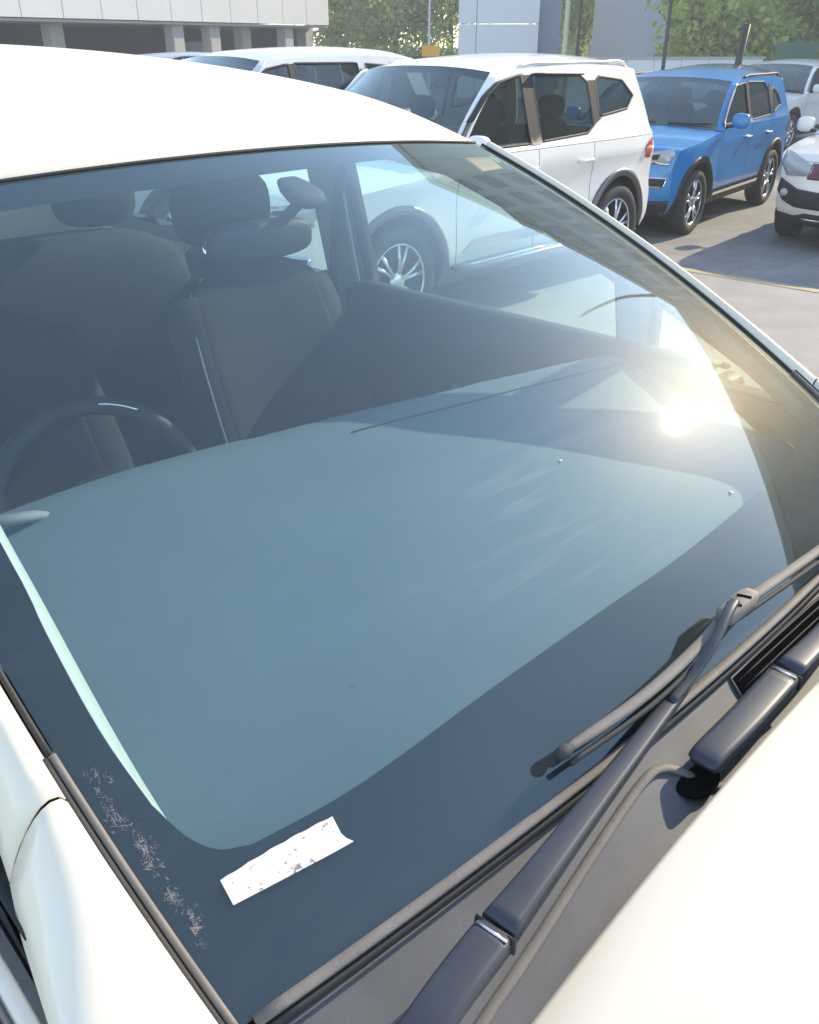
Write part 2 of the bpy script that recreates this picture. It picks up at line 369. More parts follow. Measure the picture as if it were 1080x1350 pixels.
        if pillar_black and len(windows) > 1:
            a, b = windows[0], windows[1]; y0, y1 = max(p[0] for p in a), min(p[0] for p in b)
            zt = min(max(p[1] for p in a), max(p[1] for p in b)); zl = zb + .03
            side_patch('centre_pillar', [(y0, zl), (y1, zl), (y1, zt), (y0, zt)], BLACKP, root, s, off=.006)
        if pillar_black and len(windows) > 2:
            side_patch('rear_pillar_cover', [(max(p[0] for p in windows[1]) - .02, zb + .12), (min(p[0] for p in windows[2]) + .03, zb + .17), (min(p[0] for p in windows[2]) + .03, zb + .44 * (H - zb) / .66 + .02), (max(p[0] for p in windows[1]) - .02, zb + .44 * (H - zb) / .66 + .02)], BLACKP, root, s, off=.006)
        if visor:
            for wd in windows[:2]:
                top = [p for p in wd if p[1] > zb + .12]; top.sort(); top = top[:-1] + [(top[-1][0] - .03, top[-1][1])] if wd is windows[0] else top[:2]
                Vt, _ = side_map([q for k_ in range(len(top) - 1) for q in [tuple(np.array(top[k_]) + (np.array(top[k_ + 1]) - np.array(top[k_])) * u_) for u_ in np.linspace(0, 1, 6)][(0 if k_ == 0 else 1):]], s, .016)
                sweep('rain_visor', Vt, .014, .075, BLACKP, root, up=(s, 0, .2), ns=6, power=3)
        # wheel arch liner and cladding
        for hy in (0, wb):
            th = np.linspace(-.25, math.pi + .25, 26)
            P = [[(s * (w(hy + rad * math.cos(t), rt + rad * math.sin(t)) + o), hy + rad * math.cos(t), rt + rad * math.sin(t)) for (rad, o) in ((ra - .004, -.03), (ra - .004, .012), (ra + .03, .016), (ra + .055, .010), (ra + .058, -.01))] for t in th]
            grid('arch_trim', P, cladding, root)
            liner(root, s, W / 2 - .45, W / 2 - .03, ra - .002, hy, rt)
            wheel(root, s * (W / 2 - .105), hy, rt, s, spokes=spokes)
        # sill
        q = [(ra + .02, .27), (wb - ra - .02, .27), (wb - ra - .06, .42), (ra + .06, .42)]
        sd_ = side_patch('sill', q, cladding if cladding else paint, root, s, off=.012)
        if sill == 'chrome':
            side_patch('sill_strip', [(ra + .10, .365), (wb - ra - .10, .365), (wb - ra - .10, .40), (ra + .10, .40)], CHROME, root, s, off=.02)
        if sill == 'board':
            y0, y1 = ra + .08, wb - ra - .04
            sweep('running_board', [(s * (W / 2 + .02), y0, .40), (s * (W / 2 + .07), y0 + .08, .405), (s * (W / 2 + .07), y1 - .08, .405), (s * (W / 2 + .02), y1, .40)], .16, .05, GREYP, root, ns=10, power=4)
            sweep('chrome_strip', [(s * (W / 2 + .10), y0 + .1, .435), (s * (W / 2 + .10), y1 - .1, .435)], .02, .02, CHROME, root, ns=8)
            side_patch('door_moulding', [(ra + .18, .50), (wb - ra - .06, .52), (wb - ra - .06, .60), (ra + .32, .585)], CHROME, root, s, off=.014)
        # mirror
        my = yc + .22
        mb = sweep('mirror', [(s * (w(my, zb) - .02), my, zb + .02), (s * (w(my, zb) + .07), my - .01, zb + .03)], .05, .035, BLACKP, root, ns=8)
        ellipsoid('mirror_housing', (s * (w(my, zb) + .14), my + .01, zb + .085), (.19, .12, .16), paint, mb, power=3)
        if rails:
            rp = [(s * (w(yt + .3, H - .1) - .03), yt + .35, H - .09)] + [(s * (w(y, H - .08) - .02), y, H - .055 - .012) for y in np.linspace(yt + .5, yr - .25, 6)] + [(s * (w(yr, H - .1) - .03), yr - .1, H - .1)]
            sweep('roof_rail', catmull(rp, 4), .035, .03, rails, root, ns=8)
        # tail lamp
        side_patch('tail_lamp', [(yend - .42, zb - .10), (yend - .29, zb - .02), (yend - .30, zb - .20), (yend - .40, zb - .19)], REDL, root, s, off=.012, step=.05)
    # front patches
    Cn = np.vstack([catmull(prof['front_bumper'], 6), catmull(prof['bonnet'], 6)[1:8]])
    def front_map(v2, off):
        V = []
        for x, z in v2:
            y = np.interp(z, Cn[:, 1], Cn[:, 0]); sw = np.interp(z, Cn[:, 1], Cn[:, 3]); hw = w(y + sw, z); a = min(1, abs(x) / hw)
            n = np.array((2.6 * sw * a ** 1.6 / hw, -1.0, .15)); n /= np.linalg.norm(n)
            V.append((math.copysign(min(abs(x), hw) + n[0] * off, x), y + sw * a ** 2.6 + n[1] * off, z + n[2] * off))
        return V
    def front_patch(pname, poly, m, par=root, off=.008, step=.05, both=True):
        for s in ((1, -1) if both else (1,)):
            pl = [(s * p[0], p[1]) for p in poly]; v2, T = fill2d(pl, (), step); V = front_map(v2, off); F = []
            for t in T:
                a, b, c = (np.array(V[i]) for i in t); F.append(t if np.cross(b - a, c - a)[1] < 0 else (t[0], t[2], t[1]))
            mo(pname, V, F, m, par, solid=.012)
    hw0 = W / 2 - .03; zl = zbon - .20
    if lamps == 'suv':
        front_patch('headlamp', [(hw0 - .42, zl - .02), (hw0 - .10, zl - .05), (hw0 - .045, zl + .02), (hw0 - .07, zl + .09), (hw0 - .42, zl + .03)], LAMP, off=.010)
        front_patch('headlamp_reflector', [(hw0 - .36, zl - .005), (hw0 - .20, zl - .02), (hw0 - .18, zl + .035), (hw0 - .34, zl + .018)], BLACKP, off=.016)
        front_patch('headlamp_strip', [(hw0 - .42, zl - .04), (hw0 - .09, zl - .072), (hw0 - .085, zl - .055), (hw0 - .42, zl - .022)], CHROME, off=.016)
        front_patch('grille', [(-.42, zl - .05), (.42, zl - .05), (.42, zl + .05), (-.42, zl + .05)], BLACKP, both=False)
        front_patch('fog_lamp_surround', [(hw0 - .34, .56), (hw0 - .12, .555), (hw0 - .09, .66), (hw0 - .34, .67)], CHROME, off=.008)
        front_patch('fog_lamp', [(hw0 - .32, .575), (hw0 - .13, .57), (hw0 - .11, .645), (hw0 - .32, .655)], BLACKP, off=.014)
        front_patch('lower_bumper', [(-hw0 + .02, .24), (hw0 - .02, .24), (hw0 - .02, .42), (-hw0 + .02, .42)], BLACKP, both=False)
    if lamps == 'hatch':
        front_patch('headlamp', [(hw0 - .40, zl - .10), (hw0 - .14, zl - .12), (hw0 - .04, zl - .02), (hw0 - .06, zl + .12), (hw0 - .16, zl + .10), (hw0 - .42, zl - .01)], LAMP, off=.010)
        front_patch('grille', [(-.46, zl - .13), (.46, zl - .13), (.44, zl + .02), (-.44, zl + .02)], MAROON, both=False, off=.010)
        front_patch('lower_grille', [(hw0 - .75, .42), (hw0 - .30, .42), (hw0 - .14, .47), (hw0 - .05, .56), (hw0 - .07, .68), (hw0 - .3, .60), (hw0 - .75, .58)], BLACKP, off=.010)
        V = front_map([(hw0 - .17, .55)], .02)[0]
        for s in (1, -1):
            f = lathe('fog_lamp', [(0, .036), (-.02, .04), (-.03, .034), (-.028, .001)], LAMP, root, 20, axis='z'); f.location = (s * V[0], V[1], V[2]); f.rotation_euler = (R(-90), 0, 0); f.rotation_euler = (R(90), 0, 0); f.scale = (1, 1, -1)
        front_patch('lower_bumper', [(-hw0 + .08, .24), (hw0 - .08, .24), (hw0 - .03, .34), (hw0 - .3, .33), (hw0 - .42, .37), (-hw0 + .42, .37), (-hw0 + .3, .33), (-hw0 + .03, .34)], BLACKP, both=False)
        front_patch('chrome_strip', [(-.45, .29), (.45, .29), (.45, .315), (-.45, .315)], CHROME, both=False, off=.012)
    # cabin: tub, headliner, dash, seats
    box('cabin_tub', (0, (yc + yr) / 2 + .15, (.4 + zb - .25) / 2 + .02), (W - .34, yr - yc - .1, zb - .25 - .4), DARK, root)
    Cr = catmull(prof['roof'], 5)
    grid('headliner', [[(a * (w(p[0], H - .1) - .06), p[0] + .02, p[1] - .05 - p[2] * abs(a) ** 2.6) for a in np.linspace(-1, 1, 9)] for p in Cr], HEADL, root)
    ellipsoid('dashboard', (0, yc + .33, zbon - .07), (W - .30, .75, .20), DASHD, root, power=4)
    for (sx, sy) in ((-.38, yc + 1.15), (.38, yc + 1.15), (-.38, yc + 2.0), (.38, yc + 2.0)):
        st_ = ellipsoid('seat', (sx, sy, zb - .18), (.48, .17, .70), SEATD, root, power=3.5, nu=14, nv=10); ellipsoid('headrest', (sx, sy + .04, zb + .25), (.27, .10, .19), SEATD, st_, power=3, nu=12, nv=8)
    # cabin floor so that nothing is hollow below
    box('underbody', (0, wb / 2, .34), (W - .5, wb + fo + ro - .5, .12), DARK, root)
    # windscreen wipers and badge free base line
    for s in (-.35, .25):
        P = [(s * W / 2 * 1.2 + t * .5, yc + .03 + .01 * t + .13 * abs((s * 1.2 * W / 2 + t * .5) / (W / 2)) ** 2.6, zbon + .055) for t in np.linspace(0, 1, 6)]
        sweep('wiper', P, .02, .02, BLACKP, root, ns=6)
    return root

# ================================================================ ground and setting
def ground_mat():
    m, nt, b, out = nodes_of('paved_ground'); N = nt.nodes.new; L = nt.links.new
    tc = N('ShaderNodeTexCoord'); mp = N('ShaderNodeMapping'); mp.inputs['Rotation'].default_value = (0, 0, R(-41)); L(tc.outputs['Object'], mp.inputs[0])
    br = N('ShaderNodeTexBrick'); br.inputs['Scale'].default_value = 1.0; br.inputs['Brick Width'].default_value = .42; br.inputs['Row Height'].default_value = .21
    br.inputs['Mortar Size'].default_value = .006; br.inputs['Mortar Smooth'].default_value = .6
    br.inputs['Color1'].default_value = (.27, .265, .25, 1); br.inputs['Color2'].default_value = (.24, .235, .225, 1); br.inputs['Mortar'].default_value = (.165, .163, .158, 1)
    L(mp.outputs[0], br.inputs['Vector'])
    nz = N('ShaderNodeTexNoise'); nz.inputs['Scale'].default_value = .9; nz.inputs['Detail'].default_value = 10; nz.inputs['Roughness'].default_value = .65; L(tc.outputs['Object'], nz.inputs['Vector'])
    rp = N('ShaderNodeValToRGB'); rp.color_ramp.elements[0].position = .3; rp.color_ramp.elements[0].color = (.62, .62, .62, 1); rp.color_ramp.elements[1].position = .7; rp.color_ramp.elements[1].color = (1.12, 1.1, 1.06, 1)
    L(nz.outputs['Fac'], rp.inputs[0])
    mx = N('ShaderNodeMix'); mx.data_type = 'RGBA'; mx.blend_type = 'MULTIPLY'; mx.inputs['Factor'].default_value = 1; L(br.outputs['Color'], mx.inputs['A']); L(rp.outputs[0], mx.inputs['B'])
    n2 = N('ShaderNodeTexNoise'); n2.inputs['Scale'].default_value = 40; n2.inputs['Detail'].default_value = 6; L(tc.outputs['Object'], n2.inputs['Vector'])
    m3 = N('ShaderNodeMix'); m3.data_type = 'RGBA'; m3.blend_type = 'OVERLAY'; m3.inputs['Factor'].default_value = .35; L(mx.outputs['Result'], m3.inputs['A']); L(n2.outputs['Fac'], m3.inputs['B'])
    L(m3.outputs['Result'], b.inputs['Base Color']); b.inputs['Roughness'].default_value = .8
    bp = N('ShaderNodeBump'); bp.inputs['Strength'].default_value = .3; bp.inputs['Distance'].default_value = .01; L(n2.outputs['Fac'], bp.inputs['Height']); L(bp.outputs[0], b.inputs['Normal'])
    return m
tag(mo('ground', [(-600, -600, 0), (600, -600, 0), (600, 600, 0), (-600, 600, 0)], [(0, 1, 2, 3)], ground_mat(), smooth=False), kind='structure')
PAVE = mat('pinkish_paving', (.30, .28, .255), .85, var=.32, scale=2.2, bump=.3, bscale=40)
ya, yb_ = np.array((2.712, 8.239)), np.array((3.583, 7.472)); dl = (yb_ - ya) / np.linalg.norm(yb_ - ya); nl = np.array((-dl[1], dl[0]))
if nl[1] > 0: nl = -nl
p0, p1 = ya - dl * 6, ya + dl * 9
tag(mo('pavement', [(*p0, .004), (*(p0 + nl * 14), .004), (*(p1 + nl * 14), .004), (*p1, .004)], [(0, 1, 2, 3)], PAVE, smooth=False), kind='structure')
YEL = mat('yellow_road_paint', (.40, .34, .18), .8, var=.3, scale=6)
tag(mo('yellow_line', [(*(p0 - nl * .06), .008), (*(p0 + nl * .06), .008), (*(p1 + nl * .06), .008), (*(p1 - nl * .06), .008)], [(0, 1, 2, 3)], YEL, smooth=False), kind='structure')

# ================================================================ the near car (windscreen base centre at local y=0)
TH = R(43.7668)
own = thing('white_car', 'white car filling the foreground, seen over its windscreen and wipers', 'car', (.4187, .8793, 0), TH)
wB, wT, DD, ZB, HH, KB, KT, DB, DT, EE, EP = .7257, .6618, 1.0062, 1.2093, .5274, .0934, .1589, .0207, .0345, .03, .188
def surf(a, b):
    w = wB + (wT - wB) * b + EP * b * (1 - b); s = a * w; k = KB + (KT - KB) * b
    return np.array((s, b * DD + k * s * s, ZB + b * HH - (DB + (DT - DB) * b) * a * a + 4 * EE * b * (1 - b)))
def snrm(a, b, h=1e-3):
    n = np.cross(surf(a + h, b) - surf(a - h, b), surf(a, b + h) - surf(a, b - h)); return n / np.linalg.norm(n)
def son(a, b, off): return surf(a, b) + snrm(a, b) * off

# windscreen glass + black printed border underneath it
ga, gb = np.linspace(-1, 1, 61), np.linspace(0, 1, 51)
ws = grid('windscreen', [[surf(a, b) for b in gb] for a in ga], WGLASS, own)
clear = [(-.94, .166), (-.928, .133), (-.908, .113), (-.88, .105), (-.851, .102), (-.706, .100), (-.453, .111), (-.168, .117), (.076, .118), (.53, .128), (.77, .142), (.88, .156), (.94, .18), (.965, .22), (.972, .30), (.975, .90), (.96, .935), (.92, .947), (.549, .949), (.121, .938), (-.192, .933), (-.661, .935), (-.88, .925), (-.92, .90), (-.927, .86), (-.927, .44), (-.935, .339), (-.943, .239)]
cl = catmull(clear + [clear[0]], 4)[:-1]
v2, T = fill2d([(-1, 0), (1, 0), (1, 1), (-1, 1)], [[tuple(p) for p in cl]], .045)
V = [son(a, b, -.004) for a, b in v2]
F = [t if np.dot(np.cross(V[t[1]] - V[t[0]], V[t[2]] - V[t[0]]), snrm(*v2[t[0]])) > 0 else (t[0], t[2], t[1]) for t in T]
mo('black_border', V, F, FRIT, ws, normals=[snrm(a, b) for a, b in v2])
# paper sticker
def sticker_mat():
    m, nt, b, out = nodes_of('worn_paper'); N = nt.nodes.new; L = nt.links.new
    tc = N('ShaderNodeTexCoord'); nz = N('ShaderNodeTexNoise'); nz.inputs['Scale'].default_value = 190; nz.inputs['Detail'].default_value = 4; L(tc.outputs['Object'], nz.inputs['Vector'])
    n2 = N('ShaderNodeTexNoise'); n2.inputs['Scale'].default_value = 14; L(tc.outputs['Object'], n2.inputs['Vector'])
    mu = N('ShaderNodeMath'); mu.operation = 'MULTIPLY'; L(nz.outputs['Fac'], mu.inputs[0]); L(n2.outputs['Fac'], mu.inputs[1])
    rp = N('ShaderNodeValToRGB'); rp.color_ramp.elements[0].position = .36; rp.color_ramp.elements[0].color = (.72, .70, .66, 1); rp.color_ramp.elements[1].position = .43; rp.color_ramp.elements[1].color = (.22, .18, .15, 1)
    L(mu.outputs[0], rp.inputs[0]); L(rp.outputs[0], b.inputs['Base Color']); b.inputs['Roughness'].default_value = .8; return m
PAPER = sticker_mat()
c00, c10, c11, c01 = map(np.array, ((-.926, .091), (-.77, .089), (-.777, .064), (-.93, .071)))
PS = []
for u in np.linspace(0, 1, 17):
    row = []
    for v in np.linspace(0, 1, 6):
        q = (c00 * (1 - u) + c10 * u) * (1 - v) + (c01 * (1 - u) + c11 * u) * v
        q = q + np.array((0, .0016 * math.sin(math.pi * u) * (1 - v) + .0004 * math.sin(u * 31) * (v == 0)))
        if u > .9 and v > .7: q = q + np.array((.010 * (u - .9) / .1 * (v - .7) / .3, 0))
        row.append(son(*q, .0016))
    PS.append(row)
st = grid('paper_sticker', PS, PAPER, ws, flip=True, smooth=False); tag(st, 'torn white paper sticker on the black windscreen border')
INK = mat('faded_ink', (.16, .14, .13), .8, var=.3, scale=80)
V, F = [], []
def on_paper(u, v): return (c00 * (1 - u) + c10 * u) * (1 - v) + (c01 * (1 - u) + c11 * u) * v
for (u, v, lu, lv) in ((.90, .14, .02, .05), (.93, .12, .012, .09), (.87, .2, .015, .03), (.95, .3, .02, .02), (.91, .36, .018, .02), (.945, .42, .022, .02), (.71, .14, .03, .03), (.26, .12, .05, .018), (.235, .18, .012, .04), (.08, .15, .05, .012), (.07, .3, .01, .05), (.56, .8, .015, .02), (.48, .86, .03, .02), (.62, .7, .02, .012), (.40, .6, .03, .01)):
    k = len(V); V += [son(*on_paper(u + a_ * lu / 2 + b_ * .004, v + b_ * lv / 2), .0022) for a_, b_ in ((-1, -1), (1, -.6), (.8, 1), (-1, .7))]; F.append((k, k + 1, k + 2, k + 3))
mo('faded_print', V, F, INK, st, smooth=False)
ORANGE = mat('orange_sticker', (.75, .42, .16), .7, var=.2, scale=30)
oc = [np.array(q) for q in ((.80, .945), (.955, .948), (.925, .90), (.775, .888))]
op = [[son(*((oc[0] * (1 - u) + oc[1] * u) * (1 - v) + (oc[3] * (1 - u) + oc[2] * u) * v), -.007) for v in np.linspace(0, 1, 4)] for u in np.linspace(0, 1, 8)]
tag(grid('orange_sticker', op, ORANGE, ws, solid=.0005), 'faded orange sticker inside the windscreen corner')
# scuffed paint flecks along the lower driver's edge
SCUFF = mat('scuffed_flecks', (.22, .20, .19), .8, var=.35, scale=60)
V, F = [], []
clus = [(-.978 + rng.normal() * .0045 + .006 * math.sin(t * 14), .06 + .148 * t, rng.uniform(.3, 1.0)) for t in np.concatenate([rng.uniform(0, .33, 14), rng.uniform(.42, 1, 26)])]
for i in range(460):
    ca, cb, cs = clus[rng.integers(len(clus))]; b = cb + rng.normal() * .0055 * cs; a = ca + rng.normal() * .0045 * cs
    an = rng.normal() * .9 + .4; ln = .0006 + .0045 * rng.random() ** 3; wd = .00015 + .0004 * rng.random() ** 2
    p = son(a, b, .0012); tu = surf(a, b + .01) - surf(a, b); tu /= np.linalg.norm(tu); tv = np.cross(snrm(a, b), tu)
    d = tu * math.cos(an) + tv * math.sin(an); e = np.cross(snrm(a, b), d); n = len(V)
    V += [p - d * ln, p + e * wd * rng.uniform(.5, 1.5), p + d * ln, p - e * wd * rng.uniform(.5, 1.5)]; F.append((n, n + 3, n + 2, n + 1))
tag(mo('scuff_marks', V, F, SCUFF, ws, smooth=False), 'pale scuff marks beside the windscreen moulding', kind='stuff')
for (a, b, r_) in ((-.011, .29, .003), (.332, .145, .004)):
    c = son(a, b, .002); ellipsoid('dust_speck', c, (r_, r_ * 2.4, .002), TRIMP, ws, nu=8, nv=5)  # small pale dust spots lying on the glass

# mouldings along the lower side edges, pillars, fender tops
def pil_out(b, s):
    p = surf(1, b); z = max(p[2] - (.03 + .018 * sstep(.05, .22, b) - .010 * sstep(.5, 1, b)), 1.2415 if b > 0 else 0); x = .835 - .25 * (z - 1.235) - .013 * (1 - sstep(.3, .8, b)) + .034 * max(0, 1 - b / .20)
    return np.array((s * x, p[1] + .0, z))
def own_strip(b0, b1, name, s, nb=24, out0=.012):
    P = []
    for b in np.linspace(b0, b1, nb):
        i0 = surf(1, b); i0 = np.array((s * (i0[0] + out0), i0[1], i0[2] + .001)); o = pil_out(b, s); row = []
        for t in np.linspace(0, 1, 9):
            q = i0 * (1 - t) + o * t; q[2] += .033 * math.sin(math.pi * min(1, t ** .8)) ** .8 * (1 - .45 * b); row.append(q)
        lip = np.array(row[-1]) + np.array((-s * .004, 0, -.012)); row.append(lip)
        row.insert(0, np.array(row[0]) + np.array((-s * .002, 0, -.01))); P.append(row)
    return grid(name, P, OWNW, own, flip=(s < 0), solid=.002)
for s in (1, -1):
    own_strip(.1950, .985, 'front_pillar', s, 30)
    own_strip(.0, .1925, 'fender_extension', s, 10)
    for (o_, w_, h_, up_, mt) in ((.004, .0075, .007, .004, DUSTY), (.0125, .0085, .007, .0035, RUBBER), (.020, .006, .006, .002, RUBBER)):
        path = [surf(1, b) * np.array((s, 1, 1)) + np.array((s * o_, 0, up_)) for b in np.linspace(-.005, .232, 20)]
        sweep('windscreen_moulding', path, w_, h_ * 1.3, mt, own, ns=8)
    path = [surf(1, b) * np.array((s, 1, 1)) + np.array((s * .005, 0, .0015)) for b in np.linspace(.235, .99, 30)]
    sweep('pillar_seal', path, .006, .006, RUBBER, own, ns=8)
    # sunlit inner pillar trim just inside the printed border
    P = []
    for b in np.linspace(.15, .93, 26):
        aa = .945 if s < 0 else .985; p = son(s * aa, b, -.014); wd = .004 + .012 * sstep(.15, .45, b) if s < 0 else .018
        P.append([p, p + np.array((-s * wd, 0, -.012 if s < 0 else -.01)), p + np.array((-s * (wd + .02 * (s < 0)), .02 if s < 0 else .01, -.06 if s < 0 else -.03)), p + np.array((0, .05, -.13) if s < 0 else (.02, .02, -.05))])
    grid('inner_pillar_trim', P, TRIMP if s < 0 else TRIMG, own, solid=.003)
# top edge seal under the roof lip
sweep('roof_seal', [son(a, 1.0, .001) for a in np.linspace(-.99, .99, 40)], .008, .006, RUBBER, own, ns=8)

# roof
YR = 3.45
def roofp(a, v, off=0.0):
    f = surf(max(-1, min(1, a)), 1.0); y = f[1] + v * (YR - f[1]); d = y - 1.006
    dr = DT + (.055 - DT) * (1 - math.exp(-max(0, d) / .4)); hw = wT + (.69 - wT) * sstep(0, .2, v)
    z = ZB + HH + .175 * (1 - math.exp(-max(0, d - KT * (a * wT) ** 2) / .55)) - dr * abs(a) ** 2.2 - .10 * max(0, (y - 2.6) / .85) ** 2
    return np.array((a * hw, y, z + .003 + off))
av = np.linspace(-1, 1, 41); vv = np.concatenate([np.linspace(0, .12, 8), np.linspace(.15, 1, 22)])
rf = grid('roof', [[roofp(a, v) for v in vv] for a in av], OWNW, own, solid=.012)
grid('headliner', [[roofp(a * .97, .01 + v * .97, -.035) for v in vv] for a in av], HEADL, own, solid=.01)

# body side
def wo(y, z):
    b = .835 - .25 * (z - 1.235) if z >= 1.232 else .866 + .036 * sstep(1.225, 1.02, z) if z > 1.02 else .902
    if z >= 1.232: pass
    if y < -.2: b -= .16 * ((-.2 - y) / 1.0) ** 2
    if y > 2.6: b -= .10 * ((y - 2.6) / .9) ** 2
    if z < .5: b -= .10 * ((.5 - z) / .25) ** 2
    return b
def oside(pname, poly, m, s, holes=(), off=0.0, step=.09, par=own, solid=0.0):
    v2, T = fill2d(poly, holes, step); V = []
    for y, z in v2: V.append(np.array((s * (wo(y, z) + off), y, z)))
    F = [t if np.cross(V[t[1]] - V[t[0]], V[t[2]] - V[t[0]])[0] * s > 0 else (t[0], t[2], t[1]) for t in T]
    return mo(pname, V, F, m, par, solid=solid)
HUB = -.42; WBO = 2.75; RT = .36; RA = RT + .07
def arch(yc_):
    a0 = math.asin((RT - .27) / RA); return [(yc_ + RA * math.cos(t), RT + RA * math.sin(t)) for t in np.linspace(-a0, math.pi + a0, 22)]
lowo = [(-1.12, 1.0), (-.7, 1.10), (-.2, 1.16), (.05, 1.205), (.10, 1.228), (3.42, 1.228), (3.5, .9), (3.45, .27)] + arch(HUB + WBO) + arch(HUB) + [(-1.1, .27), (-1.2, .6)]
upo = [(.02, 1.2345)] + [(pil_out(b, 1)[1], pil_out(b, 1)[2] - .004) for b in np.linspace(.0, .985, 18)]
for v in np.linspace(.08, 1, 14): q = roofp(1, v, -.012); upo.append((q[1], q[2]))
upo += [(3.5, 1.45), (3.52, 1.2345)]
wins = [[(.20, 1.248), (.30, 1.262), (.45, 1.34), (.62, 1.425), (.64, 1.248)], [(.71, 1.248), (.71, 1.445), (.9, 1.535), (1.20, 1.635), (1.60, 1.675), (1.60, 1.248)], [(1.74, 1.248), (1.74, 1.685), (2.46, 1.69), (2.52, 1.26)], [(2.62, 1.28), (2.58, 1.69), (3.05, 1.66), (3.22, 1.30)]]
for s in (1, -1):
    for pn, lo, hi in (('fender', None, .24), ('front_door', .247, 1.66), ('rear_door', 1.667, 2.5), ('quarter_panel', 2.507, None)):
        q = lowo
        if lo is not None: q = clip(q, 0, lo, False)
        if hi is not None: q = clip(q, 0, hi, True)
        oside(pn, q, OWNW, s)
    oside('side_frame', upo, BLACKP, s, holes=wins)
    oside('inner_side_trim', upo, TRIMG, s, holes=wins, off=-.05)
    for wd in wins:
        oside('side_window', wd, SGLASS, s, off=-.006, step=.06)
        oside('window_reveal', [(p[0], p[1]) for p in wd], BLACKP, s, holes=[[(np.mean([q[0] for q in wd]) + (p[0] - np.mean([q[0] for q in wd])) * .985, np.mean([q[1] for q in wd]) + (p[1] - np.mean([q[1] for q in wd])) * .97) for p in wd]], off=-.002, solid=.045)
    # belt lip: painted ledge, chrome line and black weatherstrip
    for o_, z_, w_, h_, mt in ((.020, 1.233, .016, .012, OWNW), (.0315, 1.2325, .006, .010, DUSTY), (.038, 1.2315, .007, .010, RUBBER), (.0445, 1.229, .006, .010, OWNW)):
        sweep('belt_moulding', [(s * (.835 + o_), y, z_) for y in np.linspace(.06, 3.3, 12)], w_, h_, mt, own, ns=8)
    for hy in (HUB, HUB + WBO):
        liner(own, s, .45, .87, RA, hy, RT)
        wheel(own, s * .79, hy, RT, s)
    # mirror
    sweep('mirror_stalk', [(s * .87, .52, 1.20), (s * .95, .50, 1.215)], .06, .04, BLACKP, own, ns=8)
    # bonnet-side fender top (forward of the pillar base)
    P = []
    for y in np.linspace(.05, -1.05, 18):
        zi = 1.165 - .10 * max(0, -y) ** 1.6; zo = float(np.interp(y, [-1.12, -.7, -.2, .05, .10], [1.0, 1.10, 1.16, 1.205, 1.228])); xo = wo(y, zo)
        xi = .748 - .05 * max(0, -y) ** 2; row = []
        for t in np.linspace(0, 1, 8): row.append((s * (xi * (1 - t) + xo * t), y, zi * (1 - t) + zo * t + .014 * math.sin(math.pi * t)))
        P.append(row)
    grid('fender_top', P, OWNW, own, flip=(s > 0), solid=.002)
grid('tailgate', [[(x * (.86 - .12 * t), 3.5 - .06 * t + (-.06) * abs(x) ** 3, .35 + t * 1.38) for t in np.linspace(0, 1, 10)] for x in np.linspace(-1, 1, 15)], OWNW, own, solid=.02)
grid('front_bumper', [[(x * (.80 - .03 * t), -1.24 + .06 * t ** 2 + .16 * abs(x) ** 2.6, .25 + t * .78) for t in np.linspace(0, 1, 10)] for x in np.linspace(-1, 1, 21)], OWNW, own, flip=True, solid=.02)
box('underbody', (0, 1.1, .36), (1.3, 3.9, .10), DARK, own)
box('firewall', (0, .12, .80), (1.44, .06, .72), DARK, own)
box('cabin_floor', (0, 1.75, .45), (1.5, 3.2, .04), DARK, own)

# bonnet
def bonz(x, y): return 1.214 - .062 * (abs(x) / .55) ** 2 * (1 if abs(x) < .55 else 1) - .05 * max(0, -y - .1) - .14 * max(0, -y - .35) ** 2
BP = []
for x in np.linspace(-1, 1, 41):
    row = []
    for t in np.linspace(0, 1, 20):
        hw = .738 - .05 * t ** 2; y = -.106 - .012 * math.cos(x * 1.6) * (1 - t) + .012 - .020 * x * x * (1 - t) - .94 * t + .14 * abs(x) ** 3 * t; row.append((x * hw, y, bonz(x * hw, y)))
    row.insert(0, (row[0][0], row[0][1] + .004, row[0][2] - .004)); row.insert(0, (row[0][0], row[0][1] + .001, row[0][2] - .016)); BP.append(row)
grid('bonnet', BP, OWNW, own, solid=.003)

# cowl panel below the glass
def cowlz(x, t): return 1.190 - .028 * sstep(.15, .75, t) - .030 * (abs(x) / .74) ** 2 + .012 * math.exp(-((t - .05) / .12) ** 2)
CP = []
for x in np.linspace(-.742, .742, 61):
    g0 = surf(x / wB, 0); row = []
    for t in np.linspace(0, 1, 16): row.append((x, g0[1] + .004 + t * (-.135 - g0[1]), min(cowlz(x, t), g0[2] - .008 + (-.0) * t) if t < .1 else cowlz(x, t)))
    CP.append(row)
cw = grid('cowl_panel', CP, COWL, own, flip=True, solid=.004)
def cz(x, y): g0 = surf(max(-1, min(1, x / wB)), 0); return cowlz(x, min(1, max(0, (g0[1] + .004 - y) / (.135 + g0[1]))))
# glass-edge seal (two beads)
sweep('glass_seal', [surf(a, 0) + np.array((0, -.004, .002)) for a in np.linspace(-.985, .985, 50)], .013, .006, DUSTY, cw, ns=8, power=2.5)
sweep('glass_seal', [surf(a, 0) + np.array((0, -.0145, -.003)) for a in np.linspace(-.975, .975, 50)], .0035, .012, RUBBER, cw, ns=6)
ridge = [(-.70, -.088), (-.592, -.076), (-.542, -.069), (-.486, -.062), (-.349, -.042), (-.250, -.030), (-.218, -.034), (-.198, -.052), (-.182, -.078), (-.15, -.098), (-.10, -.106)]
sweep('cowl_ridge', [(x, y, cz(x, y) + .002) for x, y in catmull(ridge, 5)], .012, .007, DUSTY, cw, ns=10)
